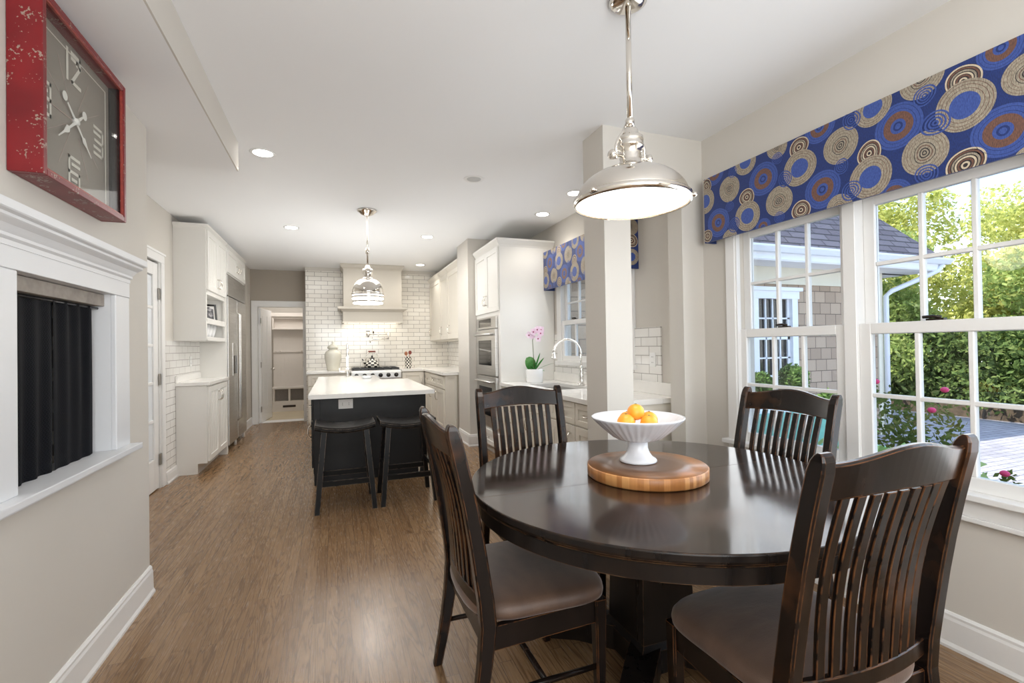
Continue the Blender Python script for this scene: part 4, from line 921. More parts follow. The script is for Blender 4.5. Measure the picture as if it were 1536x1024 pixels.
for x in (LX0, (LX0 + LX1) / 2 - 0.02, LX1 - 0.04): m.box(x, x + 0.04, LY - 0.18, LY + 0.02, 0.225, 0.48)
m.build('bench', 'locker_paint', t)
for a in (LX0 + 0.04, (LX0 + LX1) / 2 + 0.02): MB().box(a, a + 0.262, LY - 0.02, LY + 0.0, 0.226, 0.478).build('cubby_back', 'bin_grey', t)
MB().box(LX0 - 0.4, -0.3, LY - 0.19, LY + 0.02, 0.0045, 0.16).build('plinth', 'locker_paint', t)
o = MB().box(-1.05, -0.80, LY - 0.197, LY - 0.191, 0.09, 0.135, 0.002).build('floor_vent', 'bronze', loc=(-0.92, LY - 0.194, 0.11)); tag(o, 'dark metal vent grille in the mudroom bench plinth', 'vent')

# ------------------------------------------------------------------ fireplace on the near left wall
t = thing('fireplace', 'white mantel fireplace with black mesh curtain on the near left wall', 'fireplace', (XL, 2.33, 0.84))
FY0, FY1 = 1.965, 2.69; OZ0, OZ1 = 0.872, 1.585
for a, b_ in ((1.80, FY0), (FY1, 2.845)):
    MB().box(XL + 0.001, XL + 0.022, a, b_, OZ0, OZ1, 0.003).build('stile', 'mantel_white', t)
MB().box(XL + 0.001, XL + 0.024, 1.80, 2.845, OZ1 - 0.10, 1.672, 0.003).build('frieze', 'mantel_white', t) if False else None
MB().box(XL + 0.001, XL + 0.0215, 1.80, 2.845, 1.49, 1.585, 0.001).box(XL + 0.001, XL + 0.024, 1.80, 2.845, 1.585, 1.66, 0.002).build('frieze', 'mantel_white', t) if False else None
MB().box(XL + 0.001, XL + 0.024, 1.80, 2.845, OZ1, 1.665, 0.002).build('frieze', 'mantel_white', t)
prof = [(0.0, 1.655), (0.026, 1.655), (0.026, 1.672), (0.034, 1.680), (0.034, 1.690), (0.040, 1.698), (0.050, 1.712), (0.066, 1.724), (0.070, 1.728), (0.070, 1.737), (0.082, 1.742), (0.085, 1.746), (0.085, 1.772), (0.0, 1.772)]
secs = []
for y, s_ in ((1.80, -1), (2.845, 1)):
    secs.append([(XL + 0.001 + d, y + s_ * max(0, d - 0.024) * 0.0, z) for d, z in prof])
# mitred returns: the profile grows outwards at both ends
secs = [[(XL + 0.001 + d, (1.80 - max(0, d - 0.026)), z) for d, z in prof], [(XL + 0.001 + d, (2.845 + max(0, d - 0.026) * 0.6), z) for d, z in prof]]
MB().sweep(secs).build('mantel_cornice', 'mantel_white', t)
m = MB().box(XL - 0.12, XL + 0.065, 1.76, 2.87, 0.845, 0.872, 0.004).box(XL + 0.001, XL + 0.03, 1.80, 2.845, 0.825, 0.845, 0.004); m.build('hearth_shelf', 'mantel_white', t)
m = MB().box(XL - 0.07, XL + 0.002, FY1, FY1 + 0.02, OZ0, OZ1).box(XL - 0.07, XL + 0.002, FY0 - 0.02, FY0, OZ0, OZ1).box(XL - 0.07, XL + 0.002, FY0, FY1, OZ1, OZ1 + 0.012); m.build('jamb', 'mantel_white', t)
m = MB().box(-1.45, -1.44, 1.93, 2.71, 0.85, 1.6).box(-1.44, XL - 0.07, 2.70, 2.715, 0.85, 1.6).box(-1.44, XL - 0.07, 1.925, 1.94, 0.85, 1.6).box(-1.44, XL - 0.07, 1.94, 2.70, 1.588, 1.6).box(-1.44, XL - 0.12, 1.94, 2.70, 0.85, 0.865); m.build('firebox', 'firebrick', t)
MB().box(XL - 0.075, XL - 0.02, FY0, FY1, OZ1 - 0.055, OZ1 - 0.002, 0.002).build('lintel_bar', 'fire_stone', t)
MB().tube([(XL - 0.045, FY0 + 0.005, OZ1 - 0.065), (XL - 0.045, FY1 - 0.005, OZ1 - 0.065)], 0.005).build('curtain_rod', 'dark_metal', t)
def mesh_curtain(y0, y1, ph):
    m = MB(); n = 60; secs_ = []
    V = []; Fc = []
    for j, z in enumerate([OZ0 + 0.001, OZ0 + 0.15, 1.15, 1.40, OZ1 - 0.06]):
        for i in range(n + 1):
            u = i / n; amp = 0.006 + 0.003 * math.sin(3 * z + ph)
            V.append((XL - 0.045 + amp * math.sin(u * 22 + ph + 0.5 * math.sin(z * 4)), y0 + (y1 - y0) * u + (z - 1.5) * 0.02 * (u - 0.5), z))
    for j in range(4):
        for i in range(n): Fc.append((j * (n + 1) + i, j * (n + 1) + i + 1, (j + 1) * (n + 1) + i + 1, (j + 1) * (n + 1) + i))
    return m.add(V, Fc, 0, True)
mesh_curtain(FY0 + 0.008, 2.315, 0.2).build('mesh_curtain', 'mesh_curtain', t, fix=False)
mesh_curtain(2.31, FY1 - 0.045, 1.7).build('mesh_curtain', 'mesh_curtain', t, fix=False)

# ------------------------------------------------------------------ wall clock
CY0, CY1, CZ0, CZ1 = 1.955, 2.608, 1.90, 2.51
cyc, czc = (CY0 + CY1) / 2, (CZ0 + CZ1) / 2
CX = XL + 0.093
t = thing('wall_clock', 'square red distressed wall clock above the fireplace mantel', 'clock', (XL, cyc, czc))
m = MB(); e = 0.022
m.box(XL + 0.001, CX, CY0, CY0 + e, CZ0, CZ1, 0.002).box(XL + 0.001, CX, CY1 - e, CY1, CZ0, CZ1, 0.002).box(XL + 0.001, CX, CY0 + e, CY1 - e, CZ0, CZ0 + e, 0.002).box(XL + 0.001, CX, CY0 + e, CY1 - e, CZ1 - e, CZ1, 0.002)
m.build('case', 'clock_red', t)
m = MB()
for (a, b_, c, d) in ((CY0 + e, CY1 - e, CZ0 + e, CZ0 + e + 0.006), (CY0 + e, CY1 - e, CZ1 - e - 0.006, CZ1 - e), (CY0 + e, CY0 + e + 0.006, CZ0 + e, CZ1 - e), (CY1 - e - 0.006, CY1 - e, CZ0 + e, CZ1 - e)): m.box(CX - 0.012, CX - 0.003, a, b_, c, d)
m.build('inner_bead', 'clock_red_edge', t)
DX = CX - 0.055
MB().box(XL + 0.002, DX, CY0 + e, CY1 - e, CZ0 + e, CZ1 - e).build('dial', 'clock_dial', t)
m = MB()
for y in (CY0 + e + 0.001, CY1 - e - 0.005): m.box(DX + 0.001, CX - 0.016, y, y + 0.004, CZ0 + e, CZ1 - e)
m.build('inner_wall', 'black_gloss', t)
m = MB(); q = 0.055
for (a, b_, c, d) in ((CY0 + q, CY1 - q, CZ0 + q, CZ0 + q + 0.004), (CY0 + q, CY1 - q, CZ1 - q - 0.004, CZ1 - q), (CY0 + q, CY0 + q + 0.004, CZ0 + q, CZ1 - q), (CY1 - q - 0.004, CY1 - q, CZ0 + q, CZ1 - q)): m.box(DX, DX + 0.001, a, b_, c, d)
m.build('dial_border', 'clock_ink', t)
def strokes(lines, cy, cz, w, h, sw=0.011):
    """strokes in a unit box, y to the right as seen from the room (the wall faces +x, right is +y)"""
    m = MB()
    for (a, b_) in lines:
        p0 = Vector((DX + 0.0015, cy + (a[0] - 0.5) * w, cz + (a[1] - 0.5) * h)); p1 = Vector((DX + 0.0015, cy + (b_[0] - 0.5) * w, cz + (b_[1] - 0.5) * h))
        d = (p1 - p0).normalized(); s_ = Vector((0, -d.z, d.y)) * sw / 2; p0 = p0 - d * sw / 2; p1 = p1 + d * sw / 2; o_ = Vector((0.0006, 0, 0))
        m.add([p0 - s_, p1 - s_, p1 + s_, p0 + s_, p0 - s_ + o_, p1 - s_ + o_, p1 + s_ + o_, p0 + s_ + o_], [(0, 1, 2, 3), (4, 5, 6, 7), (0, 1, 5, 4), (1, 2, 6, 5), (2, 3, 7, 6), (3, 0, 4, 7)])
    return m
R_ = 0.20
def ln(*p): return list(zip(p[:-1], p[1:]))
one = ln((0.0, 0.0), (0.0, 1.0)); two = ln((0.35, 1.0), (1.0, 1.0), (1.0, 0.72), (0.35, 0.0), (1.0, 0.0)) + ln((0.35, 0.82), (0.75, 0.82), (0.75, 0.74))
strokes(one + two, cyc, czc + R_, 0.095, 0.11, 0.014).build('numeral', 'clock_ink', t)
three = ln((0, 1), (1, 1), (1, 0), (0, 0)) + ln((0.1, 0.5), (1, 0.5)) + ln((0, 0.78), (0.7, 0.78)) + ln((0, 0.24), (0.7, 0.24))
strokes(three, cyc + R_, czc, 0.075, 0.11, 0.012).build('numeral', 'clock_ink', t)
six = ln((1, 1), (0, 1), (0, 0), (1, 0), (1, 0.5), (0, 0.5)) + ln((0.3, 0.78), (1, 0.78)) + ln((0.3, 0.25), (0.7, 0.25))
strokes(six, cyc, czc - R_, 0.075, 0.11, 0.012).build('numeral', 'clock_ink', t)
nine = ln((0, 0), (1, 0), (1, 1), (0, 1), (0, 0.5), (1, 0.5)) + ln((0.3, 0.75), (0.7, 0.75)) + ln((0, 0.24), (0.7, 0.24))
strokes(nine, cyc - R_, czc, 0.075, 0.11, 0.012).build('numeral', 'clock_ink', t)
m = MB()
for k in range(12):
    if k % 3 == 0: continue
    a = 2 * PI * k / 12; c_, s_ = math.sin(a), math.cos(a)
    tt = strokes([((0.5 + c_ * 0.25, 0.5 + s_ * 0.25), (0.5 + c_ * 0.95, 0.5 + s_ * 0.95))], cyc, czc, 0.24, 0.24, 0.0013); m.add(tt.v, tt.f)
m.build('hour_line', 'clock_pink', t)
def hand(ang, L, tail, x):
    d = Vector((0, math.sin(ang), math.cos(ang))); s_ = Vector((0, d.z, -d.y)); c = Vector((x, cyc, czc)); m = MB()
    prof_ = [(-tail * 0.75, 0.004), (0.0, 0.007), (L * 0.42, 0.004), (L * 0.50, 0.014), (L * 0.62, 0.009), (L * 0.70, 0.004), (L, 0.002)]
    V = [c + d * p - s_ * w_ for p, w_ in prof_] + [c + d * p + s_ * w_ for p, w_ in prof_]; n = len(prof_)
    m.add(V + [v + Vector((0.0012, 0, 0)) for v in V], [(i, i + 1, n + i + 1, n + i) for i in range(n - 1)] + [(2 * n + i, 2 * n + i + 1, 3 * n + i + 1, 3 * n + i) for i in range(n - 1)])
    q_ = Matrix.Translation(c - d * tail) @ Matrix.Rotation(PI / 2, 4, 'Y'); tt = MB().lathe([(0.017, 0), (0.017, 0.0012)], n=18); m.add([q_ @ Vector(p) for p in tt.v], tt.f)
    return m
hand(math.radians(231), 0.168, 0.078, DX + 0.010).build('minute_hand', 'clock_hand', t)
hand(math.radians(128), 0.155, 0.10, DX + 0.007).build('hour_hand', 'clock_hand', t)
strokes(ln((0.5, 0.5), (-0.95, 0.44)), cyc, czc, 0.16, 0.16, 0.003).build('second_hand', 'clock_pink', t)
MB().lathe([(0.013, 0), (0.013, 0.016), (0.0001, 0.018)], axis=Matrix.Rotation(PI / 2, 4, 'Y'), c=(DX, cyc, czc), n=16).build('hub', 'clock_hand', t)
MB().box(CX - 0.016, CX - 0.013, CY0 + e, CY1 - e, CZ0 + e, CZ1 - e).build('cover_glass', 'clock_glass', t)

# ------------------------------------------------------------------ valances
def clip_poly(poly, lo, hi):
    for ax in (0, 1):
        for bound, keep in ((lo[ax], 1), (hi[ax], -1)):
            out = []
            for i in range(len(poly)):
                p, q_ = poly[i - 1], poly[i]; fp, fq = keep * (p[ax] - bound), keep * (q_[ax] - bound)
                if (fp >= 0) != (fq >= 0):
                    u = fp / (fp - fq); out.append((p[0] + (q_[0] - p[0]) * u, p[1] + (q_[1] - p[1]) * u))
                if fq >= 0: out.append(q_)
            poly = out
            if not poly: return []
    return poly
def ring(m, x, sgn, c, r0, r1, lo, hi, mi, layer, n=40, squash=1.0, wob=0.0, ph=0.0):
    for k in range(n):
        a0, a1 = 2 * PI * k / n, 2 * PI * (k + 1) / n
        W = lambda a: 1 + wob * math.sin(2 * a + ph) + wob * 0.6 * math.sin(3 * a + 2 * ph)
        P = lambda r, a: (c[0] + r * W(a) * math.cos(a), c[1] + r * W(a) * math.sin(a) * squash)
        pol = [P(r1, a0), P(r1, a1)] + ([P(r0, a1), P(r0, a0)] if r0 > 0 else [c])
        pol = clip_poly(pol, lo, hi)
        if len(pol) >= 3:
            xx = x + sgn * 0.00025 * layer
            m.add([(xx, p[0], p[1]) for p in pol], [tuple(range(len(pol)))], mi)
FAB = ['fab_navy', 'fab_blue', 'fab_tan', 'fab_brown', 'fab_cream', 'fab_dark', 'lining']
def motif(m, x, typ, c, r, lo, hi, k):
    rg = lambda a, b_, mi, L, wob=0.02: ring(m, x, -1, c, a * r, b_ * r, lo, hi, mi, L, wob=wob, ph=k * 1.7)
    if typ == 'A':
        rg(0.52, 1.0, 2, 6); rg(0, 0.52, 1, 5)
        for q_ in (0.64, 0.78, 0.9): rg(q_, q_ + 0.02, 3, 7, 0.035)
    elif typ == 'B':
        rg(0, 1.0, 1, 2); rg(0.32, 0.62, 3, 3); rg(0.12, 0.2, 0, 4)
        for q_ in (0.72, 0.88): rg(q_, q_ + 0.02, 0, 3, 0.03)
    elif typ == 'C':
        rg(0, 1.0, 2, 4)
        for q_, w_ in ((0.06, .05), (0.18, .05), (0.31, .04), (0.44, .03)): rg(q_, q_ + w_, 5 if q_ != 0.31 else 3, 5, 0.06)
        for q_ in (0.62, 0.76, 0.9): rg(q_, q_ + 0.015, 3, 5, 0.03)
    elif typ == 'D':
        rg(0, 1.0, 5, 2, 0.02)
        for q_, mi in ((0.12, 4), (0.3, 3), (0.44, 4), (0.6, 2), (0.76, 3), (0.9, 4)): rg(q_, q_ + 0.10, mi, 3, 0.05)
    elif typ == 'E':
        for q_ in (0.1, 0.34, 0.58, 0.85): rg(q_, q_ + 0.13, 1, 8, 0.05)
def valance(name, label, xf, xw, y0, y1, z0, z1, motifs):
    t = thing(name, label, 'valance', (xw, (y0 + y1) / 2, z0))
    m = MB(); th = 0.012
    m.box(xf, xf + th, y0, y1, z0, z1)
    lo, hi = (y0, z0), (y1, z1)
    for k, (typ, y, z, r) in enumerate(motifs): motif(m, xf, typ, (y, z), r, lo, hi, k)
    m.build('front_panel', FAB, t, fix=False)
    for y, s_ in ((y0, 1), (y1, -1)):
        a, b_ = sorted((y, y + s_ * th)); r_ = MB().box(xf + th, xw - 0.001, a, b_, z0, z1)
        
        if y == y0:
            for kk, (zz, rr, ty) in enumerate(((z0 + 0.10, 0.07, 'A'), (z0 + 0.24, 0.06, 'D'), (z0 + 0.36, 0.07, 'C'))):
                tmp = MB(); motif(tmp, 0.0, ty, (xw - 0.07, zz), rr, (xf + th, z0), (xw - 0.002, z1), kk)
                r_.add([(p[1], y + p[0], p[2]) for p in tmp.v], tmp.f, 0); r_.mi[-len(tmp.mi):] = tmp.mi
        r_.build('side_return', FAB, t, fix=False)
    MB().box(xf + th, xw - 0.001, y0 + th, y1 - th, z1 - 0.018, z1 - 0.002).build('top_board', 'lining', t)
    MB().box(xf + th, xf + th + 0.003, y0 + th, y1 - th, z0 + 0.001, z1 - 0.02).build('lining', 'lining', t)
    return t
def unproj_x(u, v, x):
    d = F + Rv * ((u - 768) / f_px) - Uv * ((v - 512) / f_px); t_ = x / d.x; p = CAM + d * t_
    return p.y, p.z, (p - CAM).dot(F)
VX = 2.38
zl = [('C', 193, 733, 58), ('C', 417, 787, 68), ('C', 695, 537, 80), ('C', 1075, 570, 95), ('A', 275, 855, 68), ('A', 510, 638, 80), ('A', 830, 680, 93), ('A', 1255, 355, 113),
      ('A', 265, 612, 58), ('A', 840, 368, 80), ('A', 85, 790, 55), ('B', 143, 885, 64), ('B', 345, 688, 75), ('B', 613, 735, 84), ('B', 955, 450, 101), ('B', 1430, 470, 118), ('B', 600, 455, 70),
      ('B', 1420, 95, 90), ('B', 125, 660, 55), ('D', 272, 770, 40), ('D', 507, 545, 46), ('D', 825, 572, 54), ('D', 1250, 245, 70), ('D', 517, 828, 45), ('D', 1260, 625, 75), ('D', 90, 720, 30), ('D', 95, 945, 28),
      ('E', 195, 812, 24), ('E', 215, 895, 33), ('E', 445, 687, 36), ('E', 410, 595, 27), ('E', 745, 740, 45), ('E', 700, 632, 34), ('E', 745, 422, 42), ('E', 1125, 435, 58), ('E', 1075, 312, 46), ('E', 208, 655, 26), ('E', 1085, 668, 48), ('E', 420, 860, 26),
      ('C', 1545, 205, 95), ('C', 690, 820, 62), ('C', 408, 545, 52), ('C', 1060, 235, 88), ('C', 195, 960, 45), ('B', 940, 760, 70), ('C', 1560, 590, 62), ('B', 345, 905, 40)]
mot = []
for typ, zx, zy, rr in zl:
    y, z, dep = unproj_x(1030 + zx / 3.012, 40 + zy / 3.012, VX); mot.append((typ, y, z, rr / 3.012 * dep / f_px))
base_m = list(mot)
# the print carries on beyond the edge of the picture
ys = [q_[1] for q_ in mot]; 
for typ, y, z, r in base_m:
    if 1.06 < y <= 1.777: mot.append((typ, y - 0.717, z, r))
    if 1.06 < y < 1.50: mot.append((typ, y - 1.434, z, r))
ded = []
for q_ in mot:
    if not any(p[0] == q_[0] and math.hypot(p[1] - q_[1], p[2] - q_[2]) < 0.09 for p in ded): ded.append(q_)
mot = ded
valance('window_valance', 'long royal blue valance printed with tan and blue circles over the dining windows', VX, XR, 0.02, 2.585, 2.0, 2.435, mot)
mk = [(typ, y + 2.868, z - 0.012, r) for typ, y, z, r in mot]
valance('window_valance', 'short blue circle-print valance over the kitchen sink window', 2.33, XR, 3.47, 5.155, 1.97, 2.42, mk)

# ------------------------------------------------------------------ lights in the ceiling
for i, (x, y) in enumerate(((-0.477, 3.88), (-0.464, 6.16), (1.146, 6.18), (2.15, 4.01), (2.15, 4.76), (1.41, 8.32))):
    lab = ['recessed ceiling light nearest the dropped soffit', 'recessed ceiling light near the left cabinets', 'recessed ceiling light in the middle of the kitchen', 'recessed ceiling light close to the column', 'recessed ceiling light near the oven tower', 'small recessed ceiling light beside the range hood'][i]
    t = thing('recessed_ceiling_light', lab, 'light', (x, y, H), 'recessed ceiling lights')
    MB().lathe([(0.055, -0.003), (0.085, -0.004), (0.088, -0.001), (0.055, -0.0005)], (x, y, H), 28, cap=False).build('trim_ring', 'trim_white', t)
    MB().lathe([(0.0001, -0.002), (0.066, -0.002), (0.066, -0.0045), (0.0001, -0.0055)], (x, y, H), 24).build('lens', 'bulb', t)
t = thing('ceiling_speaker', 'small round white ceiling speaker without light', 'speaker', (1.136, 3.93, H))
MB().lathe([(0.062, -0.003), (0.085, -0.004), (0.088, -0.001)], (1.136, 3.93, H), 28).build('trim_ring', 'trim_white', t)
MB().lathe([(0.0001, -0.005), (0.06, -0.005), (0.06, -0.002)], (1.136, 3.93, H), 24).build('grille', 'speaker_grey', t)

# ------------------------------------------------------------------ pendants
def dome(m, c, R, z0, z1, rt, n=48, th=0.004, ex=1.0):
    """spun dome from rim (R, z0) up to (rt, z1), open below"""
    pr = []
    for k in range(13):
        a = (PI / 2) * k / 12; pr.append((rt + (R - rt) * max(0.0, math.cos(a)) ** ex, z0 + (z1 - z0) * math.sin(a)))
    inner = [(max(r - th, 1e-4), z - th * 0.6) for r, z in pr]
    m.lathe(list(reversed(inner)) + pr, c, n)
px_, py_ = 1.165, 1.68
t = thing('pendant_light', 'polished chrome dome pendant hanging over the dining table', 'pendant light', (px_, py_, H))
MB().lathe([(0.075, -0.001), (0.078, -0.012), (0.060, -0.024), (0.014, -0.03)], (px_, py_, H), 32).build('ceiling_canopy', 'nickel', t)
MB().tube([(px_, py_, H - 0.028), (px_, py_, 2.255)], 0.0115, 14).build('rod', 'nickel', t)
m = MB().lathe([(0.018, 2.225), (0.019, 2.255), (0.014, 2.262)], (px_, py_, 0), 14)
for s_ in (-1, 1):
    m.tube([(px_ + s_ * 0.012, py_, 2.245), (px_ + s_ * 0.035, py_, 2.20), (px_ + s_ * 0.06, py_, 2.165), (px_ + s_ * 0.07, py_, 2.14), (px_ + s_ * 0.07, py_, 2.085)], 0.006)
m.build('yoke', 'nickel', t)
MB().lathe([(0.030, 2.215), (0.034, 2.205), (0.034, 2.19), (0.052, 2.18), (0.054, 2.165), (0.050, 2.155), (0.054, 2.148), (0.054, 2.136), (0.044, 2.13), (0.046, 2.12), (0.042, 2.115), (0.046, 2.108), (0.042, 2.10), (0.046, 2.094), (0.042, 2.086), (0.046, 2.08), (0.05, 2.062), (0.075, 2.05), (0.078, 2.042)][::-1], (px_, py_, 0), 32).build('socket', 'nickel', t)
for s_ in (-1, 1): MB().lathe([(0.006, 0.04), (0.006, 0.078), (0.019, 0.080), (0.021, 0.094), (0.014, 0.102), (0.0001, 0.103)], axis=Matrix.Rotation(s_ * PI / 2, 4, 'Y'), c=(px_, py_, 2.10), n=16).build('thumb_screw', 'nickel', t)
m = MB(); dome(m, (px_, py_, 0), 0.230, 1.915, 2.050, 0.05, ex=1.15); m.lathe([(0.230, 1.897), (0.239, 1.899), (0.241, 1.922), (0.231, 1.927)], (px_, py_, 0), 48, cap=False); m.build('shade', 'nickel', t)
MB().lathe([(0.0001, 1.899), (0.20, 1.901), (0.229, 1.905), (0.229, 1.910), (0.0001, 1.908)], (px_, py_, 0), 48).build('diffuser', 'lamp_glass', t)
for k in range(3):
    a = math.radians(200 + 120 * k); MB().sphere((px_ + 0.246 * math.cos(a), py_ + 0.246 * math.sin(a), 1.915), 0.011, n=10, m=8).build('clip_knob', 'nickel', t)
# island pendant with three stacked rims
px_, py_ = 0.33, 5.17
t = thing('pendant_light', 'chrome pendant with three stacked glowing rims over the island', 'pendant light', (px_, py_, H))
MB().lathe([(0.10, -0.001), (0.10, -0.012), (0.085, -0.02), (0.06, -0.045), (0.02, -0.06)], (px_, py_, H), 32).build('ceiling_canopy', 'nickel', t)
MB().tube([(px_, py_, H - 0.058), (px_, py_, 2.17)], 0.009, 12).lathe([(0.009, 2.30), (0.019, 2.31), (0.019, 2.36), (0.009, 2.37)], (px_, py_, 0), 14).build('rod', 'nickel', t)
MB().lathe([(0.06, 2.035), (0.05, 2.05), (0.038, 2.065), (0.045, 2.075), (0.038, 2.085), (0.05, 2.10), (0.05, 2.145), (0.03, 2.155), (0.02, 2.185), (0.01, 2.19)], (px_, py_, 0), 28).build('socket', 'nickel', t)
m = MB(); dome(m, (px_, py_, 0), 0.158, 1.885, 2.04, 0.05); m.lathe([(0.158, 1.872), (0.165, 1.875), (0.166, 1.888), (0.158, 1.892)], (px_, py_, 0), 40, cap=False); m.build('shade', 'nickel', t)
MB().lathe([(0.0001, 1.868), (0.158, 1.872), (0.158, 1.88), (0.0001, 1.88)], (px_, py_, 0), 40).build('diffuser', 'lamp_glass', t)
for z, r in ((1.826, 0.158), (1.780, 0.150)):
    MB().lathe([(r - 0.004, z + 0.016), (r + 0.003, z + 0.018), (r + 0.003, z + 0.034), (r - 0.004, z + 0.036)], (px_, py_, 0), 40, cap=False).build('ring', 'nickel', t)
    MB().lathe([(0.0001, z), (r, z + 0.004), (r, z + 0.014), (0.0001, z + 0.014)], (px_, py_, 0), 40).build('diffuser', 'lamp_glass', t)
MB().tube([(px_, py_, 1.78), (px_, py_, 2.04)], 0.008).build('spindle', 'nickel', t)

# ------------------------------------------------------------------ dining table
TX, TY, TR, TZ = 1.27, 1.705, 0.775, 0.76
t = thing('dining_table', 'round dark-stained pedestal dining table with a worn rim', 'table', (TX, TY, 0))
g = MB(); nseg = 140; half = 0.0012
for s_ in (-1, 1):
    loop = [(TR * math.cos(a), TR * math.sin(a)) for a in [PI * k / nseg for k in range(nseg + 1)]]
    loop = [(x, max(y, half)) for x, y in loop]
    pr = [(0.998, TZ - 0.030), (1.001, TZ - 0.022), (1.001, TZ - 0.006), (0.9995, TZ - 0.002), (0.996, TZ)]
    secs = [[(TX + x * k_, TY + s_ * (max(y * k_, half)), z) for x, y in loop] for k_, z in pr]
    g.sweep(secs, mi=1); g.mi[-1] = 0
g.build('tabletop', ['table_top', 'table_dark'], t)
MB().lathe([(0.60, TZ - 0.034), (TR - 0.010, TZ - 0.034), (TR - 0.006, TZ - 0.037), (TR - 0.010, TZ - 0.041), (TR - 0.016, TZ - 0.042), (TR - 0.016, TZ - 0.092), (TR - 0.045, TZ - 0.093), (TR - 0.045, TZ - 0.06), (0.60, TZ - 0.06)], (TX, TY, 0), 240, smooth=False, cap=False).build('apron', 'table_dark', t)
MB().lathe([(0.0001, TZ - 0.060), (0.6, TZ - 0.060), (0.6, TZ - 0.031), (0.0001, TZ - 0.031)], (TX, TY, 0), 48).build('under_frame', 'table_dark', t)
def sq(h, z): return [(TX - 0.03 - h, TY - h, z), (TX - 0.03 + h, TY - h, z), (TX - 0.03 + h, TY + h, z), (TX - 0.03 - h, TY + h, z)]
MB().sweep([sq(0.145, 0.03), sq(0.145, 0.12), sq(0.125, 0.14), sq(0.118, 0.40), sq(0.125, 0.62), sq(0.18, 0.66), sq(0.18, TZ - 0.06)]).build('pedestal', 'table_dark', t)
for k in range(4):
    a = math.radians(45 + 90 * k); d = Vector((math.cos(a), math.sin(a), 0)); s_ = Vector((-d.y, d.x, 0)); c = Vector((TX - 0.03, TY, 0))
    secs = []
    for r, h, w_ in ((0.10, 0.13, 0.06), (0.30, 0.115, 0.058), (0.44, 0.085, 0.055), (0.50, 0.07, 0.05)):
        p = c + d * r; zb = 0.0 if r > 0.4 else 0.025
        secs.append([p - s_ * w_ + Vector((0, 0, zb)), p + s_ * w_ + Vector((0, 0, zb)), p + s_ * w_ + Vector((0, 0, h)), p - s_ * w_ + Vector((0, 0, h))])
    MB().sweep(secs).build('foot', 'table_dark', t)

# ------------------------------------------------------------------ dining chairs
def rrect(c, ex, ey, hx, hy, ch=0.25):
    """chamfered rectangle loop around c spanned by ex, ey"""
    k = min(hx, hy) * ch
    pts = [(-hx + k, -hy), (hx - k, -hy), (hx, -hy + k), (hx, hy - k), (hx - k, hy), (-hx + k, hy), (-hx, hy - k), (-hx, -hy + k)]
    return [c + ex * a + ey * b_ for a, b_ in pts]
EX, EY, EZ = Vector((1, 0, 0)), Vector((0, 1, 0)), Vector((0, 0, 1))
def back_y(z):
    """side curve of the back posts (chair faces +y)"""
    P = [(0.0, -0.275), (0.20, -0.235), (0.42, -0.208), (0.55, -0.222), (0.75, -0.252), (0.92, -0.286), (1.075, -0.322)]
    n = len(P); sl = [0.0] * n
    for i in range(n):
        a, b_ = P[max(0, i - 1)], P[min(n - 1, i + 1)]; sl[i] = (b_[1] - a[1]) / (b_[0] - a[0])
    for i in range(n - 1):
        (z0, y0), (z1, y1) = P[i], P[i + 1]
        if z <= z1 or i == n - 2:
            h = z1 - z0; u = min(1.0, (z - z0) / h)
            return (2 * u**3 - 3 * u**2 + 1) * y0 + (u**3 - 2 * u**2 + u) * h * sl[i] + (3 * u**2 - 2 * u**3) * y1 + (u**3 - u**2) * h * sl[i + 1]
    return P[-1][1]
def crest_y(x, z): return back_y(z) - 0.028 * (1 - (x / 0.235) ** 2)
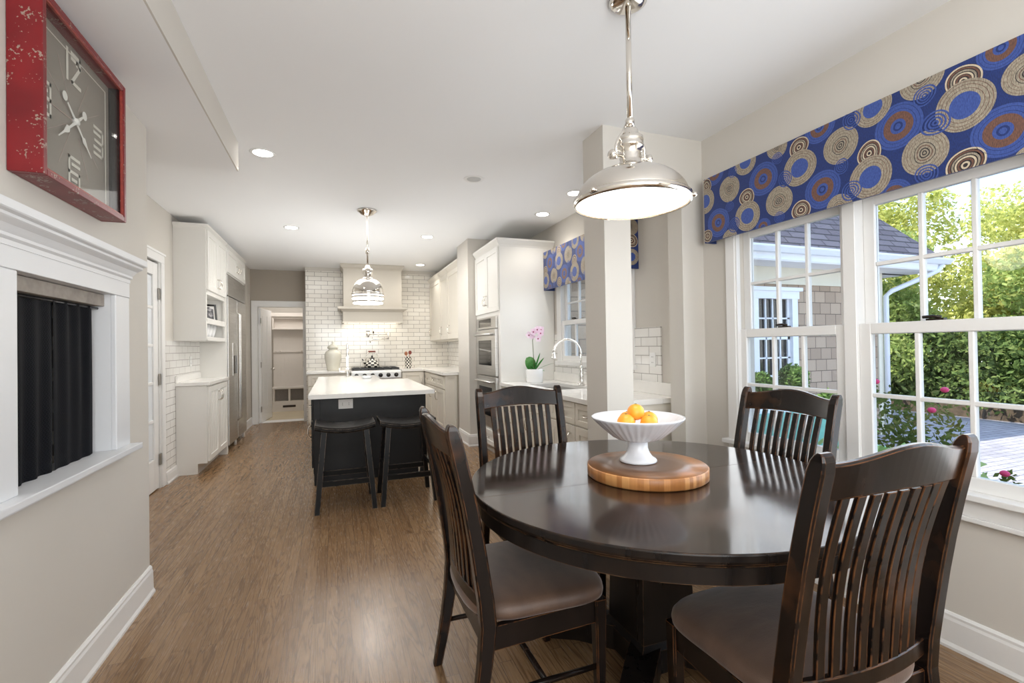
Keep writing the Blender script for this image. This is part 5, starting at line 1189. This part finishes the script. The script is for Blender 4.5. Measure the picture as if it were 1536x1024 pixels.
def make_chair(label, loc, rz):
    t = thing('dining_chair', label, 'chair', loc, 'dark slatted chairs around the dining table', rz)
    for s_ in (-1, 1):
        secs = []
        zs = [0.0, 0.1, 0.2, 0.3, 0.42, 0.5, 0.6, 0.7, 0.8, 0.9, 0.98, 1.03, 1.055, 1.068, 1.074]
        for z in zs:
            hy = 0.017 + 0.010 * min(1, z / 0.42) if z < 0.42 else 0.027 - 0.004 * (z - 0.42) / 0.6
            hx = 0.0165 + 0.004 * min(1, z / 0.42)
            if z > 1.03: q_ = math.sqrt(max(0.02, 1 - ((z - 1.03) / 0.045) ** 2)); hy *= q_; hx *= 0.72 + 0.28 * q_
            secs.append(rrect(Vector((s_ * 0.2525, back_y(z), z)), EX, EY, hx, hy))
        MB().sweep(secs).build('leg', 'chair_wood', t, world=False)
        secs = []
        for z in (0.0, 0.03, 0.2, 0.34, 0.415):
            h = 0.0155 + 0.0075 * z / 0.415; secs.append(rrect(Vector((s_ * 0.232, 0.214 - 0.012 * (1 - z / 0.415) * 0, z)), EX, EY, h, h))
        MB().sweep(secs).build('leg', 'chair_wood', t, world=False)
        MB().lathe([(0.012, 0.0), (0.016, 0.004), (0.012, 0.016)], (s_ * 0.232, 0.214, -0.0005), 12).build('glide', 'dark_metal', t, world=False) if False else None
    # crest rail: bowed in plan, arched along the top
    secs = []; n = 20
    for i in range(n + 1):
        x = -0.238 + 0.476 * i / n; u = x / 0.238
        zt = 1.046 + 0.032 * (0.5 + 0.5 * math.cos(PI * u)) ; zb = 0.955 + 0.012 * (1 - u * u)
        th = 0.0115; loop = []
        zsq = [zb, zb + 0.004, zt - 0.006, zt]
        f_ = [crest_y(x, z) + th for z in zsq]; b_ = [crest_y(x, z) - th for z in zsq]
        f_[0] -= 0.004; b_[0] += 0.004; f_[3] -= 0.006; b_[3] += 0.006
        loop = [Vector((x, y, z)) for y, z in zip(f_, zsq)] + [Vector((x, y, z)) for y, z in reversed(list(zip(b_, zsq)))]
        secs.append(loop)
    MB().sweep(secs).build('crest_rail', 'chair_wood', t, world=False)
    secs = []
    for i in range(n + 1):
        x = -0.238 + 0.476 * i / n; zb, zt = 0.452, 0.497
        yy = crest_y(x, 0.475); secs.append(rrect(Vector((x, yy, (zb + zt) / 2)), EY, EZ, 0.0105, (zt - zb) / 2))
    MB().sweep(secs).build('lower_rail', 'chair_wood', t, world=False)
    for k in range(9):
        x = -0.176 + 0.352 * k / 8; secs = []
        for z in [0.490 + 0.472 * j / 12 for j in range(13)]:
            xx = x * (0.93 + 0.07 * (z - 0.49) / 0.47)
            y = crest_y(x, z) + 0.012 * math.sin(PI * (z - 0.49) / 0.47); secs.append(rrect(Vector((xx, y, z)), EX, EY, 0.0135, 0.0062))
        MB().sweep(secs).build('slat', 'chair_wood', t, world=False)
    # seat frame
    MB().box(-0.215, 0.215, 0.200, 0.228, 0.335, 0.412, 0.003).build('seat_rail', 'chair_wood', t, world=False)
    MB().box(-0.235, 0.235, -0.222, -0.198, 0.335, 0.412, 0.003).build('seat_rail', 'chair_wood', t, world=False)
    for s_ in (-1, 1):
        MB().prism([(s_ * 0.238, -0.20), (s_ * 0.262, -0.20), (s_ * 0.243, 0.205), (s_ * 0.220, 0.205)], 2, 0.335, 0.412).build('seat_rail', 'chair_wood', t, world=False)
        MB().tube([(s_ * 0.250, -0.232, 0.175), (s_ * 0.242, -0.01, 0.178), (s_ * 0.234, 0.205, 0.175)], [0.009, 0.012, 0.009], 10).build('stretcher', 'chair_wood', t, world=False)
    MB().tube([(-0.241, 0.0, 0.177), (-0.02, 0.0, 0.177), (0.0, 0.0, 0.177), (0.02, 0.0, 0.177), (0.241, 0.0, 0.177)], [0.010, 0.012, 0.014, 0.012, 0.010], 10).build('stretcher', 'chair_wood', t, world=False)
    # padded seat
    def outline(u, k):
        a = 2 * PI * u; c_, s_ = math.cos(a), math.sin(a); e_ = 0.42
        x = math.copysign(abs(c_) ** e_, c_); y = math.copysign(abs(s_) ** e_, s_)
        wx = 0.262 if y < 0 else 0.262 + 0.012 * y
        return Vector((x * wx * k, 0.018 + y * (0.238 + (0.02 if y > 0 else 0.034) * (1 - x * x)) * k, 0))
    m = MB(); n = 64; prof = [(0.955, 0.413), (0.99, 0.420), (1.0, 0.434), (0.99, 0.449), (0.955, 0.462), (0.90, 0.469), (0.80, 0.474), (0.65, 0.478), (0.45, 0.481), (0.2, 0.482), (0.02, 0.482)]
    m.sweep([[outline(i / n, k) + Vector((0, 0, z)) for i in range(n)] for k, z in prof], smooth=True)
    m.build('seat_cushion', 'seat_suede', t, world=False)
    return t
c0 = make_chair('dark wooden slat-back chair at the table\'s left, side toward the camera', (0.662, 1.74, 0), -PI / 2)
dup(c0, (1.038, 2.362, 0), PI, 'dark slat-back chair across the table, in front of the sink cabinets')
dup(c0, (1.84, 1.79, 0), PI / 2, 'dark slat-back chair pulled up to the table before the left dining window')
near_ = dup(c0, (1.271, 1.07, 0), 0, 'nearest dark slat-back chair, back to the camera with greyish seat')

near_.scale = (1.04, 1, 1)
# ------------------------------------------------------------------ on the table
bx, by = 1.245, 1.72
t = thing('cutting_board', 'thick round wooden board in the middle of the dining table', 'cutting board', (bx, by, TZ + 0.001))
zb = TZ + 0.001
m = MB().lathe([(0.244, 0), (0.250, 0.005), (0.250, 0.044), (0.246, 0.048)], (bx, by, zb), 72, mi=0); 
m.lathe([(0.246, 0.048), (0.12, 0.0482), (0.0001, 0.0482)], (bx, by, zb), 72, mi=1)
m.build('board', ['board_side', 'board_top'], t)
fx_, fy_, fz = 1.235, 1.765, zb + 0.049
t = thing('fruit_bowl', 'white fluted pedestal bowl of oranges on the round board', 'bowl', (fx_, fy_, fz))
MB().lathe([(0.0001, 0.0), (0.075, 0.0), (0.080, 0.004), (0.077, 0.013), (0.060, 0.024), (0.048, 0.042), (0.042, 0.062), (0.041, 0.096), (0.0001, 0.098)], (fx_, fy_, fz), 40).build('pedestal', 'bowl_ceramic', t)
ou = [(0.04, 0.094), (0.088, 0.098), (0.106, 0.108), (0.145, 0.140), (0.187, 0.180), (0.196, 0.189), (0.198, 0.194)]
m = MB(); n = 144; V = []; Fc = []
prof = [(r, z, 0.016 if 0.1 < r < 0.19 else 0.002) for r, z in ou] + [(0.194, 0.196, 0), (0.186, 0.190, 0.0), (0.140, 0.147, 0.010), (0.102, 0.118, 0.010), (0.06, 0.108, 0.0), (0.001, 0.107, 0)]
for r, z, rib in prof:
    for k in range(n):
        a = 2 * PI * k / n; rr = r * (1 + rib * (abs(math.sin(a * 18)) - 0.5) * 2)
        V.append((fx_ + rr * math.cos(a), fy_ + rr * math.sin(a), fz + z))
for i in range(len(prof) - 1):
    for k in range(n): Fc.append((i * n + k, i * n + (k + 1) % n, (i + 1) * n + (k + 1) % n, (i + 1) * n + k))
m.add(V, Fc, 0, True); m.build('bowl', 'bowl_ceramic', t)
for (dx, dy, dz, r, lab) in ((-0.008, 0.0, 0.214, 0.037, 'orange on top of the pile in the white bowl'), (-0.072, -0.02, 0.176, 0.038, 'orange at the left side of the white bowl'), (0.012, -0.066, 0.172, 0.037, 'orange at the front of the white bowl'), (0.068, 0.01, 0.175, 0.037, 'orange at the right side of the white bowl'), (-0.005, 0.07, 0.172, 0.037, 'orange at the back of the white bowl')):
    c = (fx_ + dx, fy_ + dy, fz + dz)
    t = thing('orange', lab, 'orange', c, 'oranges in the pedestal bowl')
    MB().sphere(c, r, (1, 1, 0.95), 24, 16).build('fruit', 'orange_peel', t)
    MB().lathe([(0.006, 0.0), (0.004, 0.002), (0.0001, 0.0025)], (c[0], c[1], c[2] + r * 0.945), 8).build('stem_end', 'stem_green', t)

# ------------------------------------------------------------------ outdoors
GZ = -0.45
struct('driveway', MB().box(2.7, 40, -20, 30, GZ - 0.1, GZ), 'pavers')
o = MB().box(2.63, 3.9, -3, 5.9, GZ - 0.02, GZ + 0.06).build('planting_bed', 'soil'); o['kind'] = 'structure'
o = MB().box(14.2, 40, -20, 30, GZ - 0.02, GZ + 0.05).build('lawn', 'lawn'); o['kind'] = 'structure'
t = thing('house_wing', 'shingled house wing with slate roof and white gutter outside the left window', 'building', (6.0, 6.0, GZ))
WY = 6.0; WX1 = 9.67; EYv = 5.5; EXv = WX1 + 0.85
m = MB().box(2.63, 6.45, WY, WY + 0.2, GZ, 2.6).box(7.47, WX1, WY, WY + 0.2, GZ, 2.6).box(6.45, 7.47, WY, WY + 0.2, GZ, 0.75).box(6.45, 7.47, WY, WY + 0.2, 2.1, 2.6).box(WX1 - 0.2, WX1, WY + 0.2, 12, GZ, 2.6)
m.build('wall', 'shingle', t)
MB().box(2.63, WX1 + 0.01, WY - 0.03, WY, 2.30, 2.585).box(WX1 - 0.12, WX1 + 0.02, WY - 0.025, WY, GZ, 2.30).build('frieze_board', 'ext_cream', t)
MB().box(2.63, EXv, EYv, WY + 0.1, 2.585, 2.61).box(WX1, EXv, WY, 12, 2.585, 2.61).build('soffit', 'ext_white', t)
MB().box(2.63, EXv + 0.02, EYv - 0.02, EYv, 2.60, 2.72).box(EXv, EXv + 0.02, EYv, 12, 2.60, 2.72).build('fascia', 'ext_white', t)
MB().prism([(EYv - 0.15, 2.80), (EYv - 0.15, 2.77), (EYv - 0.10, 2.70), (EYv - 0.02, 2.70), (EYv - 0.02, 2.80)], 0, 2.63, EXv + 0.15).build('gutter', 'gutter_white', t)
m = MB(); sl = 1.25; D = 3.6
e0 = Vector((2.63, EYv - 0.06, 2.81)); e1 = Vector((EXv + 0.06, EYv - 0.06, 2.81)); r1 = Vector((EXv + 0.06 - D, EYv - 0.06 + D, 2.81 + sl * D)); r0 = Vector((2.63, EYv - 0.06 + D, 2.81 + sl * D)); e2 = Vector((EXv + 0.06, 14.0, 2.81))
r2 = Vector((EXv + 0.06 - D, 14, 2.81 + sl * D))
m.add([e0, e1, r1, r0, e2, r2], [(0, 1, 2, 3), (1, 4, 5, 2)]); m.build('roof', 'roof_slate', t, fix=False)
MB().tube([(EXv - 0.02, EYv - 0.05, 2.70), (EXv - 0.06, EYv - 0.02, 2.60), (EXv - 0.20, EYv + 0.1, 2.50), (WX1 + 0.12, WY - 0.12, 2.24), (WX1 + 0.04, WY - 0.07, 2.15), (WX1 + 0.03, WY - 0.07, GZ)], 0.045, 8).build('downspout', 'gutter_white', t)
wn = MB().box(6.45, 6.58, WY - 0.04, WY + 0.05, 0.75, 2.05).box(7.34, 7.47, WY - 0.04, WY + 0.05, 0.75, 2.05).box(6.42, 7.50, WY - 0.05, WY + 0.05, 2.05, 2.18).box(6.38, 7.54, WY - 0.09, WY + 0.05, 2.18, 2.24).box(6.40, 7.52, WY - 0.08, WY + 0.05, 0.70, 0.76)
wn = wn.build('window', 'ext_white', t)
m = MB().box(6.58, 7.34, WY + 0.02, WY + 0.05, 1.36, 1.41).box(6.58, 6.63, WY + 0.02, WY + 0.05, 0.76, 2.05).box(7.29, 7.34, WY + 0.02, WY + 0.05, 0.76, 2.05)
for x in (6.80, 6.96, 7.12): m.box(x - 0.012, x + 0.012, WY + 0.02, WY + 0.05, 0.76, 2.05)
for z in (1.05, 1.72): m.box(6.58, 7.34, WY + 0.02, WY + 0.05, z - 0.012, z + 0.012)
m.build('sash', 'ext_white', wn); MB().box(6.58, 7.34, WY + 0.055, WY + 0.06, 0.76, 2.05).build('pane', 'black_gloss', wn)

rng = np.random.default_rng(11)
def leaves(name, blobs, n, size, mat, parent):
    """a cloud of small bent leaf cards filling ellipsoids (cx,cy,cz,rx,ry,rz)"""
    vol = np.array([b_[3] * b_[4] * b_[5] for b_ in blobs]) ** 0.75; vol /= vol.sum(); P = []
    for b_, fr in zip(blobs, vol):
        k = max(12, int(n * fr)); d = rng.normal(size=(k, 3)); d /= np.linalg.norm(d, axis=1, keepdims=True)
        r = (0.35 + 0.65 * rng.random((k, 1)) ** 0.5) * (0.85 + 0.3 * rng.random((k, 1)))
        P.append(np.array(b_[:3]) + d * r * np.array(b_[3:6]))
    P = np.concatenate(P); k = len(P)
    u = rng.normal(size=(k, 3)); u /= np.linalg.norm(u, axis=1, keepdims=True); v = rng.normal(size=(k, 3)); v -= u * (u * v).sum(1, keepdims=True); v /= np.linalg.norm(v, axis=1, keepdims=True)
    s_ = size * (0.6 + 0.8 * rng.random((k, 1)))
    V = np.stack([P - u * s_, P + v * s_ * 0.5, P + u * s_, P - v * s_ * 0.5], 1).reshape(-1, 3) - np.array(base_of(parent))
    me = bpy.data.meshes.new(name); me.vertices.add(4 * k); me.vertices.foreach_set('co', V.ravel()); me.loops.add(4 * k); me.loops.foreach_set('vertex_index', np.arange(4 * k))
    me.polygons.add(k); me.polygons.foreach_set('loop_start', np.arange(0, 4 * k, 4)); me.polygons.foreach_set('loop_total', np.full(k, 4)); me.materials.append(MATS[mat]); me.update(calc_edges=True)
    o = bpy.data.objects.new(name, me); COL.objects.link(o); o.parent = parent; return o
def tree(x, y, h, r, mat, label, n=9500, size=0.075, low=0.18):
    t = thing('garden_tree', label, 'tree', (x, y, GZ), 'trees beyond the driveway')
    MB().tube([(x, y, GZ), (x + 0.1, y, GZ + h * 0.35), (x - 0.05, y + 0.1, GZ + h * 0.75)], [0.16, 0.12, 0.04], 8).build('trunk', 'bark', t)
    bl = []
    for k in range(16):
        a = rng.random() * 2 * PI; q_ = rng.random() ** 0.5 * r * 0.75; z = GZ + h * (low + (0.95 - low) * rng.random()); s_ = r * (0.30 + 0.22 * rng.random())
        fall = 1.0 - 0.45 * max(0, (z - GZ) / h - 0.55); bl.append((x + q_ * math.cos(a) * fall, y + q_ * math.sin(a) * fall, z, s_, s_, s_ * 0.8))
    leaves('crown', bl, n, size, mat, t); return t
TR_ = [(13.6, 8.6, 4.3, 1.7, 'leaf_mid', 'mid green tree just right of the house wing'), (16.8, 9.6, 5.5, 1.9, 'leaf_yellow', 'tall yellow-green tree behind the garden hedge, by the wing roof'), (17.0, 7.2, 4.9, 1.9, 'leaf_yellow', 'bright yellow-green tree in the middle of the right window'), (15.4, 5.6, 4.4, 1.6, 'leaf_mid', 'green tree right of the middle of the right window'), (18.0, 4.9, 5.4, 2.0, 'leaf_autumn', 'orange-tinged tree at the right edge of the view'), (21.5, 8.6, 6.0, 2.1, 'leaf_yellow', 'pale tree farthest away between the yellow trees'), (20.0, 13.0, 5.6, 2.2, 'leaf_mid', 'tree half hidden behind the house wing roof'), (15.5, 2.6, 5.0, 1.9, 'leaf_mid', 'green tree beyond the right edge of the right window')]
for a in TR_: tree(a[0], a[1], a[2] * 1.12, *a[3:])
t = thing('garden_hedge', 'dense dark hedge along the far side of the driveway', 'hedge', (15.0, 7.0, GZ))
bl = []
for k in range(46):
    u = k / 45; x = 12.6 + 1.6 * math.sin(u * 3) * 0.4 + 1.2 * (1 - u); y = 11.0 - 9.0 * u
    bl.append((x + 0.5 * rng.random(), y, GZ + 0.45 + 0.25 * rng.random(), 0.75, 0.6, 0.6)); bl.append((x + 0.8 * rng.random() + 0.3, y, GZ + 1.25 + 0.4 * rng.random(), 0.85, 0.6, 0.75))
leaves('foliage', bl, 34000, 0.07, 'leaf_dark', t)
MB().box(13.4, 13.7, 2, 11, GZ, GZ + 0.3).build('stems', 'bark', t)
def shrub(name, label, x, y, z0, bl, n, size, mat, cat='shrub', flowers=(), group=None):
    t = thing(name, label, cat, (x, y, z0), group)
    leaves('foliage', bl, n, size, mat, t)
    MB().tube([(x, y, z0), (x, y, z0 + 0.3)], 0.02).build('stem', 'bark', t)
    for p in flowers: MB().sphere(p, 0.024, (1, 1, 0.8), 10, 7).build('flower', 'flower_pink', t)
    return t
for (x, y, z, r, lab) in ((5.62, 5.1, 0.72, 0.17, 'round clipped shrub ball under the house wing window, at its left'), (6.27, 5.1, 0.78, 0.20, 'round clipped shrub ball in front of the house wing wall, at the right'), (6.30, 4.55, 0.42, 0.22, 'low round clipped shrub nearer the left dining window')):
    t = shrub('shrub_ball', lab, x, y, GZ, [(x, y, z, r, r, r), (x, y, z, r * 0.7, r * 0.7, r * 0.7)], 2600, 0.035, 'leaf_ball', group='clipped shrub balls')
    MB().tube([(x, y, GZ), (x, y, z)], 0.03).build('trunk', 'bark', t)
shrub('hydrangea', 'pale green hydrangea low outside the right dining window', 3.1, 1.95, GZ, [(3.08, 2.05, 0.32, 0.26, 0.28, 0.42), (3.2, 1.72, 0.30, 0.24, 0.26, 0.40)], 2200, 0.040, 'leaf_hydrangea')
shrub('rose_bush', 'loose rose bush with pink flowers outside the right dining window', 4.0, 2.3, GZ, [(3.85, 2.42, 0.60, 0.26, 0.26, 0.36), (4.0, 2.22, 0.62, 0.28, 0.24, 0.34), (3.95, 2.25, 0.1, 0.2, 0.2, 0.4)], 1900, 0.024, 'leaf_rose', flowers=((3.70, 2.34, 1.02), (3.80, 2.05, 0.84), (3.85, 2.0, 0.98)))
shrub('garden_shrub', 'small bush with pinkish leaves at the bottom of the right window', 3.85, 1.66, GZ, [(3.85, 1.66, 0.26, 0.11, 0.11, 0.26), (3.85, 1.66, -0.1, 0.12, 0.12, 0.3)], 700, 0.022, 'leaf_rose', flowers=((3.80, 1.68, 0.50), (3.80, 1.62, 0.40)))
t = thing('garden_bench', 'white garden bench with teal cushions outside the left window', 'bench', (4.6, 3.55, GZ))
m = MB().box(4.1, 5.9, 3.95, 4.0, GZ, 0.58, 0.01)
for x in (4.1, 4.7, 5.3, 5.85): m.box(x, x + 0.05, 3.35, 4.0, GZ, 0.10, 0.005)
m.box(4.1, 5.9, 3.35, 4.0, -0.08, -0.02, 0.01); m.build('frame', 'ext_white', t)
for k in range(3):
    x = 4.13 + k * 0.59; MB().box(x, x + 0.56, 3.36, 3.85, -0.02, 0.12, 0.03).build('seat_cushion', 'teal_cushion', t); MB().box(x, x + 0.56, 3.83, 3.95, 0.10, 0.54, 0.03).build('back_cushion', 'teal_cushion', t)
t = thing('garden_rock', 'dark flat stone lying on the driveway edge', 'stone', (4.45, 1.80, GZ)); MB().sphere((4.45, 1.80, GZ + 0.03), 0.10, (1.2, 1.4, 0.4), 12, 8).build('stone', 'stone_dark', t)

# ------------------------------------------------------------------ light
wd = bpy.data.worlds.new('sky'); scene.world = wd; wd.use_nodes = True; nt = wd.node_tree; nt.nodes.clear()
out = N(nt, 'ShaderNodeOutputWorld'); bg = N(nt, 'ShaderNodeBackground'); tc = N(nt, 'ShaderNodeTexCoord'); sp = N(nt, 'ShaderNodeSeparateXYZ')
nt.links.new(tc.outputs['Generated'], sp.inputs[0])
col = ramp(nt, sp.outputs['Z'], [(0.0, (0.86, 0.90, 0.94, 1)), (0.13, (0.74, 0.82, 0.92, 1)), (0.25, (0.27, 0.46, 0.74, 1)), (1.0, (0.40, 0.50, 0.72, 1))])
nt.links.new(col, bg.inputs[0]); bg.inputs[1].default_value = 2.3; nt.links.new(bg.outputs[0], out.inputs[0])
def light(name, typ, loc, energy, color=(1, 1, 1), rot=None, look=None, size=None, size_y=None, **kw):
    l = bpy.data.lights.new(name, typ); l.energy = energy; l.color = color
    if typ == 'AREA':
        l.shape = 'RECTANGLE' if size_y else 'SQUARE'; l.size = size or 0.2
        if size_y: l.size_y = size_y
    elif size is not None and typ != 'SUN': l.shadow_soft_size = size
    for k, v in kw.items(): setattr(l, k, v)
    o = bpy.data.objects.new(name, l); COL.objects.link(o); o.location = loc
    if look is not None: o.rotation_euler = (Vector(look)).to_track_quat('-Z', 'Y').to_euler()
    return o
light('sun', 'SUN', (0, 0, 20), 5.6, (1, 0.95, 0.86), look=(0.62, -0.10, -0.75), angle=0.02)
light('window_daylight', 'AREA', (XR - 0.10, 1.25, 1.36), 15, (0.93, 0.97, 1.0), look=(-1, 0, 0), size=2.3, size_y=1.3)
light('sink_daylight', 'AREA', (XR - 0.16, 4.15, 1.58), 4, (0.95, 0.98, 1.0), look=(-1, 0, 0), size=1.5, size_y=0.8)
light('ceiling_fill', 'AREA', (0.5, -1.6, 1.7), 62, (0.93, 0.97, 1.0), look=(0.05, 0.55, 0.75), size=2.2, size_y=1.6)  # fill lamp added behind the camera to brighten the ceiling
light('front_fill', 'AREA', (0.6, -2.1, 1.4), 36, (0.93, 0.97, 1.0), look=(0.05, 1, -0.05), size=3.0, size_y=2.2)  # broad fill lamp added behind the camera, no fixture there
for x, y in ((-0.477, 3.88), (-0.464, 6.16), (1.146, 6.18), (2.15, 4.01), (2.15, 4.76), (1.41, 8.32)):
    light('downlight', 'SPOT', (x, y, H - 0.02), 13, (1, 0.94, 0.85), look=(0, 0, -1), size=0.06, spot_size=2.3, spot_blend=0.6)
light('kitchen_fill', 'AREA', (0.3, 6.6, 2.70), 28, (1.0, 0.975, 0.94), look=(0, 0, -1), size=1.8, size_y=3.2)
light('kitchen_bounce', 'AREA', (0.3, 6.4, 1.02), 15, (0.95, 0.98, 1.0), look=(0, 0, 1), size=0.9, size_y=2.6)
light('mudroom_light', 'AREA', (-0.95, 10.6, 2.6), 11, (1, 0.96, 0.92), look=(0, 0, -1), size=0.6, size_y=0.8)
light('pendant_bulb', 'POINT', (1.165, 1.68, 1.86), 5, (1, 0.95, 0.88), size=0.12)
light('island_bulb', 'POINT', (0.33, 5.17, 1.74), 9, (1, 0.95, 0.88), size=0.10)
light('hood_lamp', 'AREA', (0.63, 8.76, 1.755), 0.8, (1, 0.90, 0.74), look=(0, 0, -1), size=0.8, size_y=0.35)
light('cabinet_lamp', 'AREA', (1.86, 7.9, 1.42), 2.2, (1, 0.95, 0.85), look=(0.2, 0, -1), size=0.15, size_y=2.0)

scene.view_settings.view_transform = 'Standard'
scene.view_settings.look = 'None'
scene.view_settings.exposure = 0.47
cy = scene.cycles
cy.use_denoising = True
cy.max_bounces = 9; cy.diffuse_bounces = 5; cy.glossy_bounces = 5; cy.transparent_max_bounces = 24
cy.sample_clamp_indirect = 4.0; cy.caustics_reflective = False; cy.caustics_refractive = False
